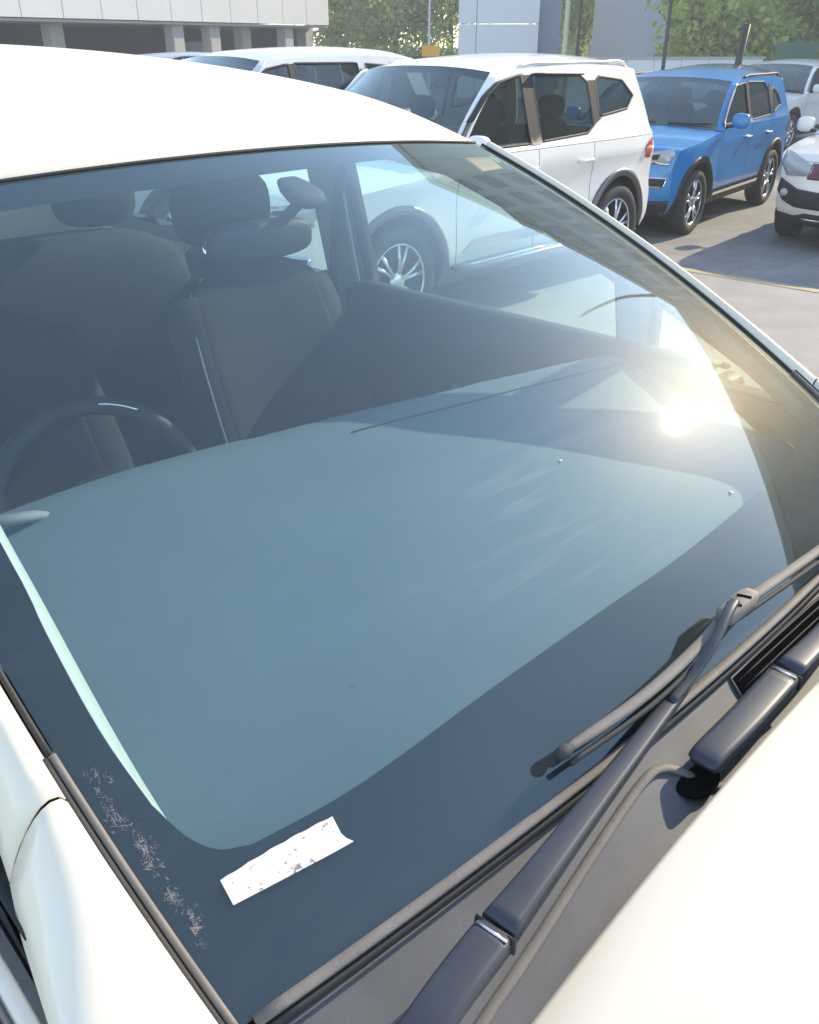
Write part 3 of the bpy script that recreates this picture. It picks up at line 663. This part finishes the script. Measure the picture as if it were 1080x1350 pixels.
# corner garnish with its bead
gp = [(-.735, .045), (-.715, .012), (-.685, .006), (-.668, -.012), (-.672, -.05), (-.70, -.085)]
sweep('corner_bead', [(x, y, max(cz(x, y), 1.165) + .008) for x, y in catmull(gp, 5)], .006, .008, DUSTY, cw, ns=8)
sweep('corner_bead', [(-x, y, max(cz(x, y), 1.165) + .008) for x, y in catmull(gp, 5)], .006, .008, DUSTY, cw, ns=8)
# louvred air intake: dark well with slats
lv = [(-.050, -.052), (-.034, -.016), (.52, -.012), (.55, -.046)]
lo_ = resample(lv, .05); ov, of = fill2d(lv, (), .04)
PITB = mat('intake_well', (.004, .004, .005), .9, spec=0.0)
mo('intake_well', [(x, y, cz(x, y) + .0022) for x, y in ov], [(t[0], t[1], t[2]) for t in of], PITB, cw, smooth=False, solid=.001)
for k in range(4):
    y = -.044 + k * .0095; sweep('intake_slat', [(x, y + .006 * (x + .03), cz(x, y) + .005) for x in np.linspace(-.028, .53, 14)], .0022, .004, RUBBER, cw, ns=6)
sweep('intake_rim', [(x, y, cz(x, y) + .002) for x, y in lo_ + [lo_[0]]], .004, .004, COWL, cw, ns=6)
# wiper arm wells
for (x, y) in ((-.655, -.060), (-.192, -.064)):
    w_ = ellipsoid('wiper_well', (x, y, cz(x, y) + .002), (.066, .044, .010), PITB, cw, power=2.2)

# wipers: painted head, tapering arm, rod, blade with connector
def wiper(head, arm, rod, blade, conn, flip=False):
    zc_ = lambda x, y, h: (x, y, h)
    root = sweep('wiper', catmull([(*p, h) for p, h in head], 5), np.interp(np.linspace(0, 1, (len(head) - 1) * 5 + 1), [0, .12, .8, 1], [.028, .036, .039, .039]), .021, ARMP, own, ns=20, power=4.5)
    j = head[-1]; jd = np.array(arm[0][0]) - np.array(head[-2][0]); jd = jd / np.linalg.norm(jd); pj = np.array((*j[0], j[1]))
    per = np.array((-jd[1], jd[0], 0))
    sweep('hinge_pin', [pj - per * .0208, pj + per * .0208], .006, .0215, BLACKP, root, ns=10)
    sweep('hinge_clip', [pj - per * .016 + np.array((-jd[0] * .006, -jd[1] * .006, .0105)), pj + per * .016 + np.array((-jd[0] * .006, -jd[1] * .006, .0105))],   .003, .003, ALLOY, root, ns=8)
    n = (len(arm) - 1) * 5 + 1
    sweep('wiper_arm', catmull([(*p, h) for p, h in arm], 5), np.interp(np.linspace(0, 1, n), [0, .3, 1], [.036, .029, .015]), np.interp(np.linspace(0, 1, n), [0, 1], [.026, .013]), ARMP, root, ns=20, power=4.5)
    sweep('wiper_rod', catmull([(*p, h) for p, h in rod], 6), .013, .009, ARMP, root, ns=10, power=3)
    bl = [son(a, b, .030) for a, b in blade]; bc = catmull(bl, 8); nb = len(bc)
    tp = np.interp(np.linspace(0, 1, nb), [0, .05, .5, .95, 1], [.008, .013, .017, .013, .008])
    bo = sweep('wiper_blade', bc, tp, .009, DUSTY, root, ns=10, power=2.4)
    sweep('blade_rubber', catmull([son(a, b, .014) for a, b in blade], 8), .005, .026, RUBBER, bo, ns=6)
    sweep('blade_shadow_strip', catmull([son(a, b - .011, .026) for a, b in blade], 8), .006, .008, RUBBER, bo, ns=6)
    for e_ in (0, -1): ellipsoid('blade_tip', bc[e_], (.022, .016, .014), RUBBER, bo, power=2.4, nu=12, nv=8)
    c = np.array(son(*conn, .042)); t = np.array(son(conn[0] + .05, conn[1], .042)) - c; t /= np.linalg.norm(t)
    cn = sweep('blade_connector', [c - t * .040, c - t * .030, c + t * .030, c + t * .042], [.016, .026, .026, .018], [.014, .020, .020, .014], DUSTY, root, ns=12, power=4)
    for q in (-.012, .014):
        sweep('connector_slot', [c + t * q + np.array((.004, -.009, .010)), c + t * q + np.array((-.004, .007, .0105))], .004, .003, PITB, cn, ns=6)
    return root
wiper([((-.66, -.066), 1.196), ((-.625, -.063), 1.205), ((-.582, -.057), 1.209), ((-.522, -.049), 1.209)],
      [((-.516, -.048), 1.209), ((-.442, -.039), 1.213), ((-.337, -.025), 1.217), ((-.206, -.009), 1.224), ((-.125, .0), 1.230)],
      [((-.165, -.005), 1.232), ((-.12, -.003), 1.242), ((-.07, .000), 1.262), ((-.022, .010), 1.277), ((.008, .016), 1.280)],
      [(-.455, .028), (-.27, .025), (-.10, .030), (.02, .037), (.13, .033), (.437, .020), (.56, .018)], (.02, .037))
wiper([((-.190, -.066), 1.192), ((-.175, -.066), 1.199), ((-.099, -.067), 1.203), ((.010, -.064), 1.204)],
      [((.018, -.064), 1.204), ((.12, -.064), 1.207), ((.25, -.056), 1.211), ((.40, -.036), 1.217), ((.50, -.018), 1.222)],
      [((.47, -.024), 1.221), ((.54, -.008), 1.228), ((.60, .018), 1.236), ((.64, .035), 1.242)],
      [(.50, .012), (.62, .014), (.8, .018), (.95, .022)], (.82, .020))

# dashboard
def dashp(x, t):
    back = float(np.interp(x, [-.72, -.6, -.16, .1, .43, .72], [.955, .95, .935, .90, .83, .70])); g0 = surf(max(-1, min(1, x / wB)), 0)[1] + .02
    y = g0 + (back - g0) * t; z = 1.165 + .075 * sstep(0, .9, t) + .012 * math.exp(-((t - .95) / .08) ** 2) + .03 * sstep(.35, .75, x) * t
    if x < -.12: z += .012 * math.exp(-((x + .37) / .2) ** 2) * sstep(.6, 1, t)
    return (x, y, z)
DP = []
for x in np.linspace(-.73, .735, 50):
    row = [dashp(x, t) for t in np.linspace(0, 1, 26)]; l = row[-1]
    row += [(l[0], l[1] + .012, l[2] - .012), (l[0], l[1] + .012, l[2] - .05), (l[0], l[1] - .05, l[2] - .12), (l[0], l[1] - .06, l[2] - .45)]; DP.append(row)
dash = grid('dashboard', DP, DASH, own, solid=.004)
sweep('dash_seam', [np.array(dashp(x, .90)) + np.array((0, 0, .001)) for x in np.linspace(.05, .72, 16)], .003, .003, BLACKP, dash, ns=6)
# steering wheel
sw = Matrix.Translation((-.37, 1.0, 1.165)) @ Matrix.Rotation(R(-24), 4, 'X')
ring = []
for i in range(49):
    a = 2 * math.pi * i / 48; ring.append(sw @ Vector((.19 * math.cos(a), 0, .19 * math.sin(a))))
stw = sweep('steering_wheel', [tuple(p) for p in ring], .034, .034, BLACKP, own, up=tuple((sw.to_3x3() @ Vector((0, 1, 0)))), ns=10)
ellipsoid('wheel_hub', (-.37, 1.0, 1.165), (.16, .06, .14), BLACKP, stw, power=3)
for a in (0.15, math.pi - .15, -math.pi / 2):
    p = sw @ Vector((.06 * math.cos(a), 0, .06 * math.sin(a))); q = sw @ Vector((.19 * math.cos(a), 0, .19 * math.sin(a)))
    sweep('wheel_spoke', [tuple(p), tuple(q)], .04, .02, BLACKP, stw, ns=8, power=3)
sweep('chrome_inlay', [tuple(sw @ Vector((.19 * math.cos(a), -.017, .19 * math.sin(a)))) for a in np.linspace(.95, 1.35, 8)], .006, .006, CHROME, stw, ns=6)
sweep('control_stalk', [(-.43, .93, 1.20), (-.53, .885, 1.262), (-.60, .86, 1.287)], [.014, .022, .024], [.014, .018, .02], TRIMG, own, ns=10)
ellipsoid('stalk_tip', (-.607, .858, 1.290), (.018, .018, .018), TRIMP, own)
# seats
def seat(x, name='seat'):
    s_ = grid(name, [[(x + u * (.235 - .035 * t ** 3), 1.42 + .28 * t + .035 * abs(u) ** 2 * -1 + .05 * (1 - (1 - t) ** 2) * 0, .72 + .66 * t - .06 * abs(u) ** 3 * t ** 3) for t in np.linspace(0, 1, 14)] for u in np.linspace(-1, 1, 15)], SEATF, own, flip=True, solid=.14, soff=0, bevel=.03)
    ellipsoid('headrest', (x, 1.735, 1.515), (.29, .11, .19), SEATF, s_, power=3)
    for d in (-.07, .07): sweep('headrest_post', [(x + d, 1.72, 1.36), (x + d, 1.735, 1.46)], .012, .012, CHROME, s_, ns=8)
    ellipsoid('seat_cushion', (x, 1.24, .72), (.50, .56, .17), SEATF, s_, power=4)
    for d in (-1, 1): sweep('side_bolster', catmull([(x + d * .215, 1.38, .76), (x + d * .225, 1.48, 1.0), (x + d * .20, 1.63, 1.32)], 6), .085, .13, SEATF, s_, up=(1, 0, 0), ns=10)
    sweep('edge_highlight', catmull([(x - .235, 1.335, .80), (x - .25, 1.42, 1.0), (x - .215, 1.585, 1.30), (x - .15, 1.62, 1.375)], 8), .006, .006, TRIMG, s_, ns=6)  # pale line added along the backrest edge, a highlight put into colour
    return s_
seat(-.385); seat(.385)
rs = ellipsoid('rear_bench', (0, 2.45, .98), (1.3, .25, .78), SEATF, own, power=5)
ellipsoid('rear_bench_cushion', (0, 2.15, .70), (1.3, .6, .2), SEATF, rs, power=5)
for x in (-.38, .38): ellipsoid('rear_headrest', (x, 2.5, 1.46), (.28, .11, .18), SEATF, rs, power=3)
# doors inside, seat belts
for s in (1, -1):
    P = [[(s * x, y, z - .02 * (y - .7)) for x, z in ((.80, 1.285), (.775, 1.300), (.745, 1.298), (.72, 1.275), (.705, 1.20), (.70, .95), (.66, .90), (.70, .84), (.72, .5))] for y in np.linspace(.45, 1.62, 12)]
    dp = grid('door_panel', P, DOORP, own, flip=(s > 0), solid=.004)
    sweep('belt_seal', [(s * .800, y, 1.288 - .02 * (y - .7)) for y in np.linspace(.45, 1.62, 8)], .02, .012, RUBBER, dp, ns=6)
    sweep('door_pull', catmull([(s * .70, .95, 1.05), (s * .665, .98, 1.07), (s * .66, 1.1, 1.09), (s * .70, 1.16, 1.08)], 5), .03, .03, TRIMG, dp, ns=8)
    P = [[(s * x, y, z - .02 * (y - .7)) for x, z in ((.80, 1.28), (.76, 1.29), (.72, 1.26), (.705, .9), (.72, .5))] for y in np.linspace(1.72, 2.55, 6)]
    grid('rear_door_panel', P, DOORP, own, flip=(s > 0), solid=.004)
    P = [[(s * (.735 - .20 * (z - 1.3)), y, z) for z in np.linspace(.6, 1.74, 8)] for y in (1.595, 1.61, 1.72, 1.735)]
    bp_ = grid('centre_pillar_trim', P, TRIMG, own, flip=(s > 0), solid=.01)
    sweep('seat_belt', [(s * .685, 1.60, 1.60), (s * .66, 1.62, 1.25), (s * .60, 1.62, .80)], .046, .003, BLACKP, bp_, up=(s, 0, .2), ns=6)
    ellipsoid('belt_anchor', (s * .69, 1.60, 1.61), (.03, .06, .10), BLACKP, bp_)
# rear-view mirror on the glass
mk = sweep('mirror_mount', [son(.035, b, -.013) for b in (.925, .905, .875, .85)], [.045, .065, .075, .05], [.014, .02, .022, .012], DARK, own, up=tuple(snrm(0, .88)), ns=14, power=3)
sweep('mirror_stem', catmull([son(.035, .88, -.02), (.005, .935, 1.628), (-.02, .945, 1.61)], 5), .02, .02, BLACKP, mk, up=(0, 1, .3), ns=8)
rvm = ellipsoid('rear_view_mirror', (-.035, .945, 1.60), (.215, .045, .066), DOORP, own, power=3.4)
ellipsoid('mirror_face', (-.035, .965, 1.60), (.20, .012, .056), MIRRORG, rvm, power=4)
for x in (-.36, .36):
    ellipsoid('sun_visor', (x, 1.16, 1.725), (.36, .15, .018), HEADL, own, power=5)

# ================================================================ parked cars around it
def place(hubx, huby, W, rz):   # flank contact of the left front wheel -> car centre
    return (hubx - math.cos(rz) * (W / 2 - .01), huby - math.sin(rz) * (W / 2 - .01), 0)
rz = R(-44)
build_car('white_suv', 'white off-road SUV parked across behind the near car, left flank in view', place(-.07, 6.2, 1.855, rz), rz, WHITE, W=1.855, H=1.835, wb=2.85, fo=.95, ro=.82, rt=.39, zbon=1.12, yc=.42, yt=1.18, zb=1.17,
          windows=[[(.58, 1.21), (.80, 1.40), (1.02, 1.56), (1.18, 1.64), (1.50, 1.69), (1.50, 1.21)], [(1.64, 1.215), (1.64, 1.69), (2.30, 1.675), (2.40, 1.62), (2.42, 1.30), (2.30, 1.24)], [(2.52, 1.36), (2.50, 1.61), (2.58, 1.66), (2.95, 1.625), (3.12, 1.50), (2.98, 1.40)]],
          doors=(.60, 1.57, 2.36), sill='board', rails=SILVER, visor=True, spokes=6, cladding=GREYP)
rz = R(-37.5)
build_car('blue_suv', 'bright blue compact SUV parked nose to tail behind the white SUV', place(3.19, 10.06, 1.82, rz), rz, BLUE, W=1.82, H=1.64, wb=2.636, fo=.86, ro=.86, rt=.345, zbon=1.05, yc=.45, yt=1.18, zb=1.06,
          windows=[[(.60, 1.10), (.82, 1.28), (1.02, 1.41), (1.18, 1.475), (1.50, 1.50), (1.50, 1.10)], [(1.58, 1.10), (1.58, 1.505), (2.20, 1.49), (2.32, 1.40), (2.36, 1.12)], [(2.44, 1.14), (2.42, 1.36), (2.52, 1.42), (2.72, 1.34), (2.80, 1.22)]],
          doors=(.58, 1.53, 2.30), sill='chrome', rails=BLACKP, spokes=5)
rz = R(-40)
build_car('white_hatchback', 'white hatchback with maroon grille and round fog lamp at the right edge', (4.88, 9.50, 0), rz, WHITE, W=1.74, H=1.60, wb=2.56, fo=.86, ro=.62, rt=.31, zbon=1.03, yc=.40, yt=1.12, zb=1.02,
          windows=[[(.56, 1.06), (1.0, 1.36), (1.2, 1.44), (1.46, 1.47), (1.46, 1.06)], [(1.56, 1.06), (1.56, 1.47), (2.2, 1.44), (2.4, 1.12)]], doors=(.55, 1.5, 2.22), lamps='hatch', rails=None)
rz = R(-42)
build_car('white_crossover', 'white crossover in the far row to the right of the blue SUV', place(7.6, 18.6, 1.79, rz), rz, WHITE, W=1.79, H=1.63, wb=2.59, fo=.85, ro=.83, rt=.34, zbon=1.03, yc=.42, yt=1.15, zb=1.04,
          windows=[[(.58, 1.08), (1.0, 1.38), (1.2, 1.46), (1.48, 1.49), (1.48, 1.08)], [(1.58, 1.08), (1.58, 1.49), (2.2, 1.47), (2.4, 1.14)]], doors=(.56, 1.53, 2.25), cladding=BLACKP)
rz = R(-44)
build_car('silver_van', 'silver people carrier whose roof shows between the near roof and building', (-2.75, 8.9, 0), rz, SILVER, W=1.83, H=1.88, wb=2.75, fo=.85, ro=1.05, rt=.35, zbon=1.14, yc=.30, yt=1.15, zb=1.20,
          windows=[[(.50, 1.24), (.95, 1.56), (1.2, 1.69), (1.48, 1.73), (1.48, 1.24)], [(1.56, 1.24), (1.56, 1.735), (2.4, 1.73), (2.44, 1.25)], [(2.54, 1.27), (2.52, 1.72), (3.1, 1.68), (3.25, 1.30)]], doors=(.5, 1.52, 2.48))
build_car('grey_suv', 'dark grey SUV roof at the left beside the covered parking', (-4.95, 13.4, 0), rz, GREYP, W=1.80, H=1.80, wb=2.6, fo=.85, ro=.8, rt=.35, zbon=1.08, yc=.4, yt=1.15, zb=1.14,
          windows=[[(.56, 1.18), (.95, 1.46), (1.2, 1.6), (1.48, 1.66), (1.48, 1.18)], [(1.58, 1.18), (1.58, 1.66), (2.3, 1.64), (2.4, 1.2)]], doors=(.55, 1.53, 2.3), rails=BLACKP, detail=False)
rz = R(-40)
build_car('navy_car', 'dark navy car partly hidden behind the blue SUV', (4.5, 16.6, 0), rz, NAVY, W=1.78, H=1.58, wb=2.6, fo=.85, ro=.8, rt=.33, zbon=1.0, yc=.4, yt=1.15, zb=1.02,
          windows=[[(.56, 1.06), (.95, 1.32), (1.2, 1.42), (1.48, 1.45), (1.48, 1.06)], [(1.58, 1.06), (1.58, 1.45), (2.3, 1.43), (2.4, 1.08)]], doors=(.55, 1.53, 2.3), detail=False)

# ================================================================ background
CLAD = mat('pale_cladding', (.66, .66, .64), .5, var=.05, scale=.8)
CONC = mat('concrete', (.42, .41, .38), .8, var=.12, scale=1.5, bump=.2, bscale=20)
CONC2 = mat('blue_grey_render', (.26, .28, .35), .8, var=.1, scale=1.0)
WWALL = mat('white_wall', (.80, .77, .73), .7, var=.05, scale=.7)
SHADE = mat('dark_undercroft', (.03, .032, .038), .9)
def px(x, y): return (x - 540) * .0007795 * y
A0, A1 = np.array((px(-160, 27.5), 27.5)), np.array((px(435, 45), 45.)); dv = A1 - A0; LN = np.linalg.norm(dv); dv /= LN; ang = math.atan2(dv[1], dv[0]); nv_ = np.array((-dv[1], dv[0]))
bld = thing('stilt_building', 'pale panelled building raised on columns over dark covered parking, far left', 'building', (A0[0], A0[1], 0), ang)
NP = 13
for k in range(NP):
    for r_ in range(2):
        box('facade_panel', (LN * (k + .5) / NP, .06 + .002 * (k % 2), 2.65 + 1.9 * (r_ + .5)), (LN / NP - .025, .12, 1.9 - .025), CLAD, bld, bevel=.008)
box('upper_floor', (LN / 2, 6.2, 4.6), (LN - .05, 12, 3.7), CONC, bld)
box('soffit', (LN / 2, 5.5, 2.60), (LN, 10.8, .08), CONC, bld)
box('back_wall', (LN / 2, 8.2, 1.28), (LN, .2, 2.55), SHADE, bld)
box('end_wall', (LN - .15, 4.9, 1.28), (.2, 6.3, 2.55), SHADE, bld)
for f_ in (.33, .565, .66, .79, .88, .995):
    box('column', (LN * f_, .55 + (.8 if int(f_ * 100) % 2 else 0), 1.28), (.55, .5, 2.56), CONC, bld, bevel=.02)
box('ticket_booth', (LN * .69, 2.2, 1.0), (1.2, .8, 2.0), CONC2, bld, bevel=.02)

blk = thing('white_wall_block', 'tall white panelled wall behind the white SUV', 'wall', (px(657, 38), 38.3, 0), 0)
wpx = px(710, 38) - px(605, 38)
for r_ in range(3):
    for k in range(2): box('wall_panel', (wpx * (-.39 if k == 0 else .11), .02 * k, (.0, 2.62, 5.2)[r_] + (1.3, 1.28, 1.28)[r_]), (wpx * (.22 if k == 0 else .78) - .02, .5, 2.58), WWALL, blk, bevel=.01)
sidew = thing('grey_wall_pier', 'blue-grey rendered pier beside the tall white wall', 'wall', (px(723, 38.6), 38.6, 0), 0)
box('pier', (0, .4, 4), (px(737, 38.6) - px(709, 38.6), .8, 8), CONC2, sidew, bevel=.02)
box('pier_cap', (0, .4, 8.05), (1.1, 1.0, .12), CONC, sidew)

def pole(name, label, x, y, h, r, m, extra=None, lean=0.0):
    t = thing(name, label, 'pole', (x, y, 0)); lathe('shaft', [(0, r * 1.2), (h * .5, r), (h, r * .85), (h, .001)], m, t, 12, axis='z'); t.rotation_euler = (0, lean, 0)
    lathe('base_plate', [(.0, r * 2.4), (.04, r * 2.4), (.05, r * 1.2)], CONC, t, 12, axis='z')
    if extra: extra(t)
    return t
PALEY = mat('pale_yellow_paint', (.62, .58, .36), .6); STEEL = mat('galvanised', (.5, .5, .5), .45, metal=.4)
ORG = mat('orange_panel', (.80, .36, .02), .5)
pole('sign_pole', 'thin steel pole with an orange plate beyond the silver van', px(566, 30), 30, 7.5, .035, STEEL, lambda t: box('orange_plate', (.05, -.06, 1.72), (.55, .03, .30), ORG, t, bevel=.01))
pole('yellow_pole', 'pale yellow pole standing right of the grey pier', px(745, 36), 36, 6.5, .09, PALEY)
pole('dark_pole', 'slim dark pole near the pale yellow pole', px(762, 30), 30, 5.0, .05, BLACKP)
pole('lamp_post', 'dark lamp post rising behind the navy car', px(878, 28), 28, 6.0, .05, BLACKP, lambda t: sweep('bracket', [(0, 0, 2.9), (.12, 0, 3.05), (-.1, 0, 2.95)], .05, .05, BLACKP, t))
pole('leaning_post', 'thick black leaning post right behind the blue roof', px(968, 19), 19, 2.25, .075, BLACKP, lean=R(5))

# compound wall, sacks, green board
wl = thing('low_wall', 'grey compound wall behind the navy and blue cars', 'wall', (px(870, 30), 30, 0), R(8))
for k in range(7): box('wall_slab', (-2.4 + k * .9 + .0, 0, .75), (.885, .18, 1.5), WWALL, wl, bevel=.01)
box('coping', (.3, 0, 1.53), (6.4, .26, .06), CONC, wl)
SACK = mat('beige_sackcloth', (.48, .42, .31), .9, var=.2, scale=6, bump=.5, bscale=20)
for k, (x, z, lab) in enumerate(((930, .62, 'beige lumpy sack nearest the navy car'), (952, .66, 'middle beige lumpy sack behind the blue roof'), (975, .64, 'beige lumpy sack beside the leaning post'))):
    V = ellipsoid('sack', (0, 0, z), (1.0, .7, 2 * z), SACK, None, power=2.8, nu=18, nv=12)
    for vt in V.data.vertices: vt.co += Vector((rng.normal(), rng.normal(), rng.normal())) * .035 if abs(vt.co.z) < 2 * z - .05 else Vector()
    V.location = (px(x, 21), 21 + .3 * k, 0); tag(V, lab, 'sack', 'pale sacks behind the blue car')
GREENB = mat('dark_green_board', (.04, .10, .06), .6)
gbd = thing('green_board', 'dark green board above the white crossover', 'board', (px(1052, 27), 27, 0), R(-6))
box('panel', (0, 0, 1.62), (1.15, .05, .68), GREENB, gbd, bevel=.01)
for s in (-.5, .5): box('post', (s, .05, .8), (.05, .05, 1.6), STEEL, gbd)

# tall office blocks at the right: their roof line is what the windscreen mirrors
def office(name, label, pts_, h, cols, rows, m, wmat=TINTED, dep=6.0):
    a, b = np.array(pts_[0], float), np.array(pts_[1], float); d = b - a; ln = np.linalg.norm(d); d /= ln; t = thing(name, label, 'building', (a[0], a[1], 0), math.atan2(d[1], d[0]))
    box('wall', (ln / 2, dep / 2, h / 2), (ln, dep, h), m, t); box('roof_parapet', (ln / 2, dep / 2, h + .4), (ln + .6, dep + .6, .8), CONC, t)
    bw, bh = ln / cols, h / rows; wm = None
    for i in range(cols):
        for j in range(rows):
            V, F = box_vf((0, 0, 0), (bw * .66, .12, bh * .55))
            if wm is None:
                o = mo('window', V, F, wmat, t, smooth=False); wm = o.data
            else: o = link(bpy.data.objects.new('window', wm), t)
            o.location = (bw * (i + .5), -.02, bh * (j + .55))
    return t
oa = office('office_block', 'grey office block closing the car park at the upper right', ((10.6, 37.1), (35.8, 49.6)), 21.9, 10, 7, mat('office_render', (.46, .45, .43), .8, var=.1, scale=.3), mat('office_glazing', (.20, .21, .21), .15, var=.2, scale=.2))
box('shop_fascia', (14, -.45, 3.95), (27, .8, .9), mat('pale_blue_fascia', (.48, .55, .66), .6, var=.06, scale=.5), oa, bevel=.02)
box('fascia_trim', (14, -.42, 3.32), (27, .7, .30), mat('ochre_trim', (.46, .40, .22), .7), oa, bevel=.02)
for k in range(9): box('shop_pier', (.5 + k * 3.2, -.25, 1.58), (.5, .5, 3.14), CONC, oa, bevel=.02)
sweep('roof_mast', catmull([(27.0, 1.2, 22.3), (27.3, 1.4, 26.0), (28.0, 1.6, 29.5), (29.6, 1.2, 35.5), (30.9, 1.0, 39)], 5), np.linspace(.5, .22, 21), np.linspace(.5, .22, 21), BLACKP, oa, ns=8, up=(0, 1, 0))
office('brown_office_block', 'brown office block beyond the right edge of the lot', ((34.9, 51.4), (47.5, 12.5)), 21.9, 13, 7, mat('office_brown', (.26, .23, .19), .8, var=.1, scale=.3), mat('bronze_glazing', (.19, .17, .14), .2, var=.2, scale=.2))
office('grey_shop_building', 'grey shopfront building between the poles and the office block', ((px(795, 52), 52), (px(905, 54), 54)), 9, 5, 3, mat('shop_render', (.40, .40, .40), .8, var=.12, scale=.4))

# trees
def leafmat(name, c):
    m, nt, b, out = nodes_of(name); N = nt.nodes.new; L = nt.links.new
    oi = N('ShaderNodeTexCoord'); nz = N('ShaderNodeTexNoise'); nz.inputs['Scale'].default_value = 1.1; nz.inputs['Detail'].default_value = 6; L(oi.outputs['Object'], nz.inputs['Vector'])
    rp = N('ShaderNodeValToRGB'); rp.color_ramp.elements[0].position = .32; rp.color_ramp.elements[0].color = (*[v * .55 for v in c], 1); rp.color_ramp.elements[1].position = .68; rp.color_ramp.elements[1].color = (*[v * 1.5 for v in c], 1)
    L(nz.outputs['Fac'], rp.inputs[0]); L(rp.outputs[0], b.inputs['Base Color']); b.inputs['Roughness'].default_value = .6
    tr = N('ShaderNodeBsdfTranslucent'); L(rp.outputs[0], tr.inputs[0]); ms = N('ShaderNodeMixShader'); ms.inputs[0].default_value = .55; L(b.outputs[0], ms.inputs[1]); L(tr.outputs[0], ms.inputs[2]); L(ms.outputs[0], out.inputs[0]); return m
LEAF = leafmat('leaf_green', (.30, .40, .08)); LEAF2 = leafmat('leaf_lime', (.42, .50, .11)); BARK = mat('bark', (.12, .09, .06), .9, bump=.5, bscale=15)
def tree(label, x, y, h, cr, low, m, n=5200, seed=0):
    r_ = np.random.default_rng(seed + 50); t = thing('tree', label, 'tree', (x, y, 0), 0, 'trees behind the car park')
    tk = sweep('trunk', catmull([(0, 0, 0), (.1, .05, h * .3), (-.05, .1, h * .6), (.05, 0, h * .9)], 5), np.interp(np.linspace(0, 1, 16), [0, 1], [.4, .06]), np.interp(np.linspace(0, 1, 16), [0, 1], [.4, .06]), BARK, t, ns=10, up=(0, 1, 0))
    cl_ = []
    for k in range(26):
        u = r_.normal(size=3); u /= np.linalg.norm(u); rad = r_.uniform(.35, 1)
        c = np.array((u[0] * cr * rad, u[1] * cr * rad, low + (h - low) * (.5 + .5 * u[2] * rad))); cl_.append(c)
        if k < 9:
            s0 = np.array((0, 0, h * r_.uniform(.2, .5))); sweep('limb', catmull([s0, (s0 + c) / 2 + (0, 0, -.2), c], 4), np.linspace(.14, .03, 9), np.linspace(.14, .03, 9), BARK, tk, ns=6, up=(.3, .7, .2))
    V, F = [], []
    for i in range(n):
        c = cl_[r_.integers(len(cl_))] + r_.normal(size=3) * cr * .24; s_ = r_.uniform(.09, .2); d = r_.normal(size=3); d /= np.linalg.norm(d); e = np.cross(d, r_.normal(size=3)); e /= np.linalg.norm(e) + 1e-6
        k = len(V); V += [c - d * s_, c + e * s_ * .5, c + d * s_, c - e * s_ * .5]; F.append((k, k + 1, k + 2, k + 3))
    cr_ = mo('crown', V, F, m, t, smooth=False); cr_['kind'] = 'stuff'
    return t
specs = [(445, 52, 7, 2.6, .7, LEAF2, 'lime tree standing at the corner of the stilt building'), (480, 56, 8, 3.0, .4, LEAF, 'dense green tree second from the stilt building'), (520, 54, 8, 3.0, .3, LEAF2, 'bushy tree left of the steel sign pole'), (558, 58, 9, 3.0, .3, LEAF, 'green tree directly behind the steel sign pole'), (592, 55, 8, 2.6, .3, LEAF2, 'leafy tree touching the left of the white wall'),
         (765, 47, 7, 2.2, 1.0, LEAF2, 'tree between the yellow pole and shopfront'), (925, 33, 3.9, 1.7, 1.2, LEAF2, 'low lime tree in front of the office shopfront'), (962, 33.5, 3.6, 1.6, .8, LEAF2, 'rounded low tree behind the leaning post'), (1062, 35, 6, 1.8, .6, LEAF, 'dark tree above the green board'), (1110, 36, 7, 2.4, .6, LEAF, 'tall dark tree just at the right edge')]
hd = thing('hedge', 'clipped green hedge running behind the silver van under the trees', 'hedge', (px(515, 47), 47, 0), R(4))
V, F = [], []; hr = np.random.default_rng(5)
for i in range(6000):
    c = np.array((hr.uniform(-3.6, 3.6), hr.uniform(-.45, .45), hr.uniform(.05, 1.75) + .12 * math.sin(i))); d = hr.normal(size=3); d /= np.linalg.norm(d); e = np.cross(d, hr.normal(size=3)); e /= np.linalg.norm(e); k = len(V); q = hr.uniform(.05, .11)
    V += [c - d * q, c + e * q * .5, c + d * q, c - e * q * .5]; F.append((k, k + 1, k + 2, k + 3))
tag(mo('foliage', V, F, LEAF, hd, smooth=False), kind='stuff'); box('stems', (0, 0, .7), (7.0, .5, 1.4), BARK, hd)
for i, (xp, y, h, cr, low, m, lab) in enumerate(specs): tree(lab, px(xp, y), y, h, cr, low, m, seed=i)


# hazy evening air over the whole lot
m, nt, b, out = nodes_of('hazy_air'); nt.nodes.remove(b)
pv = nt.nodes.new('ShaderNodeVolumePrincipled'); pv.inputs['Color'].default_value = (.86, .89, .92, 1); pv.inputs['Density'].default_value = .0046; pv.inputs['Anisotropy'].default_value = .1
nt.links.new(pv.outputs[0], out.inputs['Volume'])
hz = box('haze', (15, 30, 21), (150, 150, 44), m); tag(hz, kind='stuff')
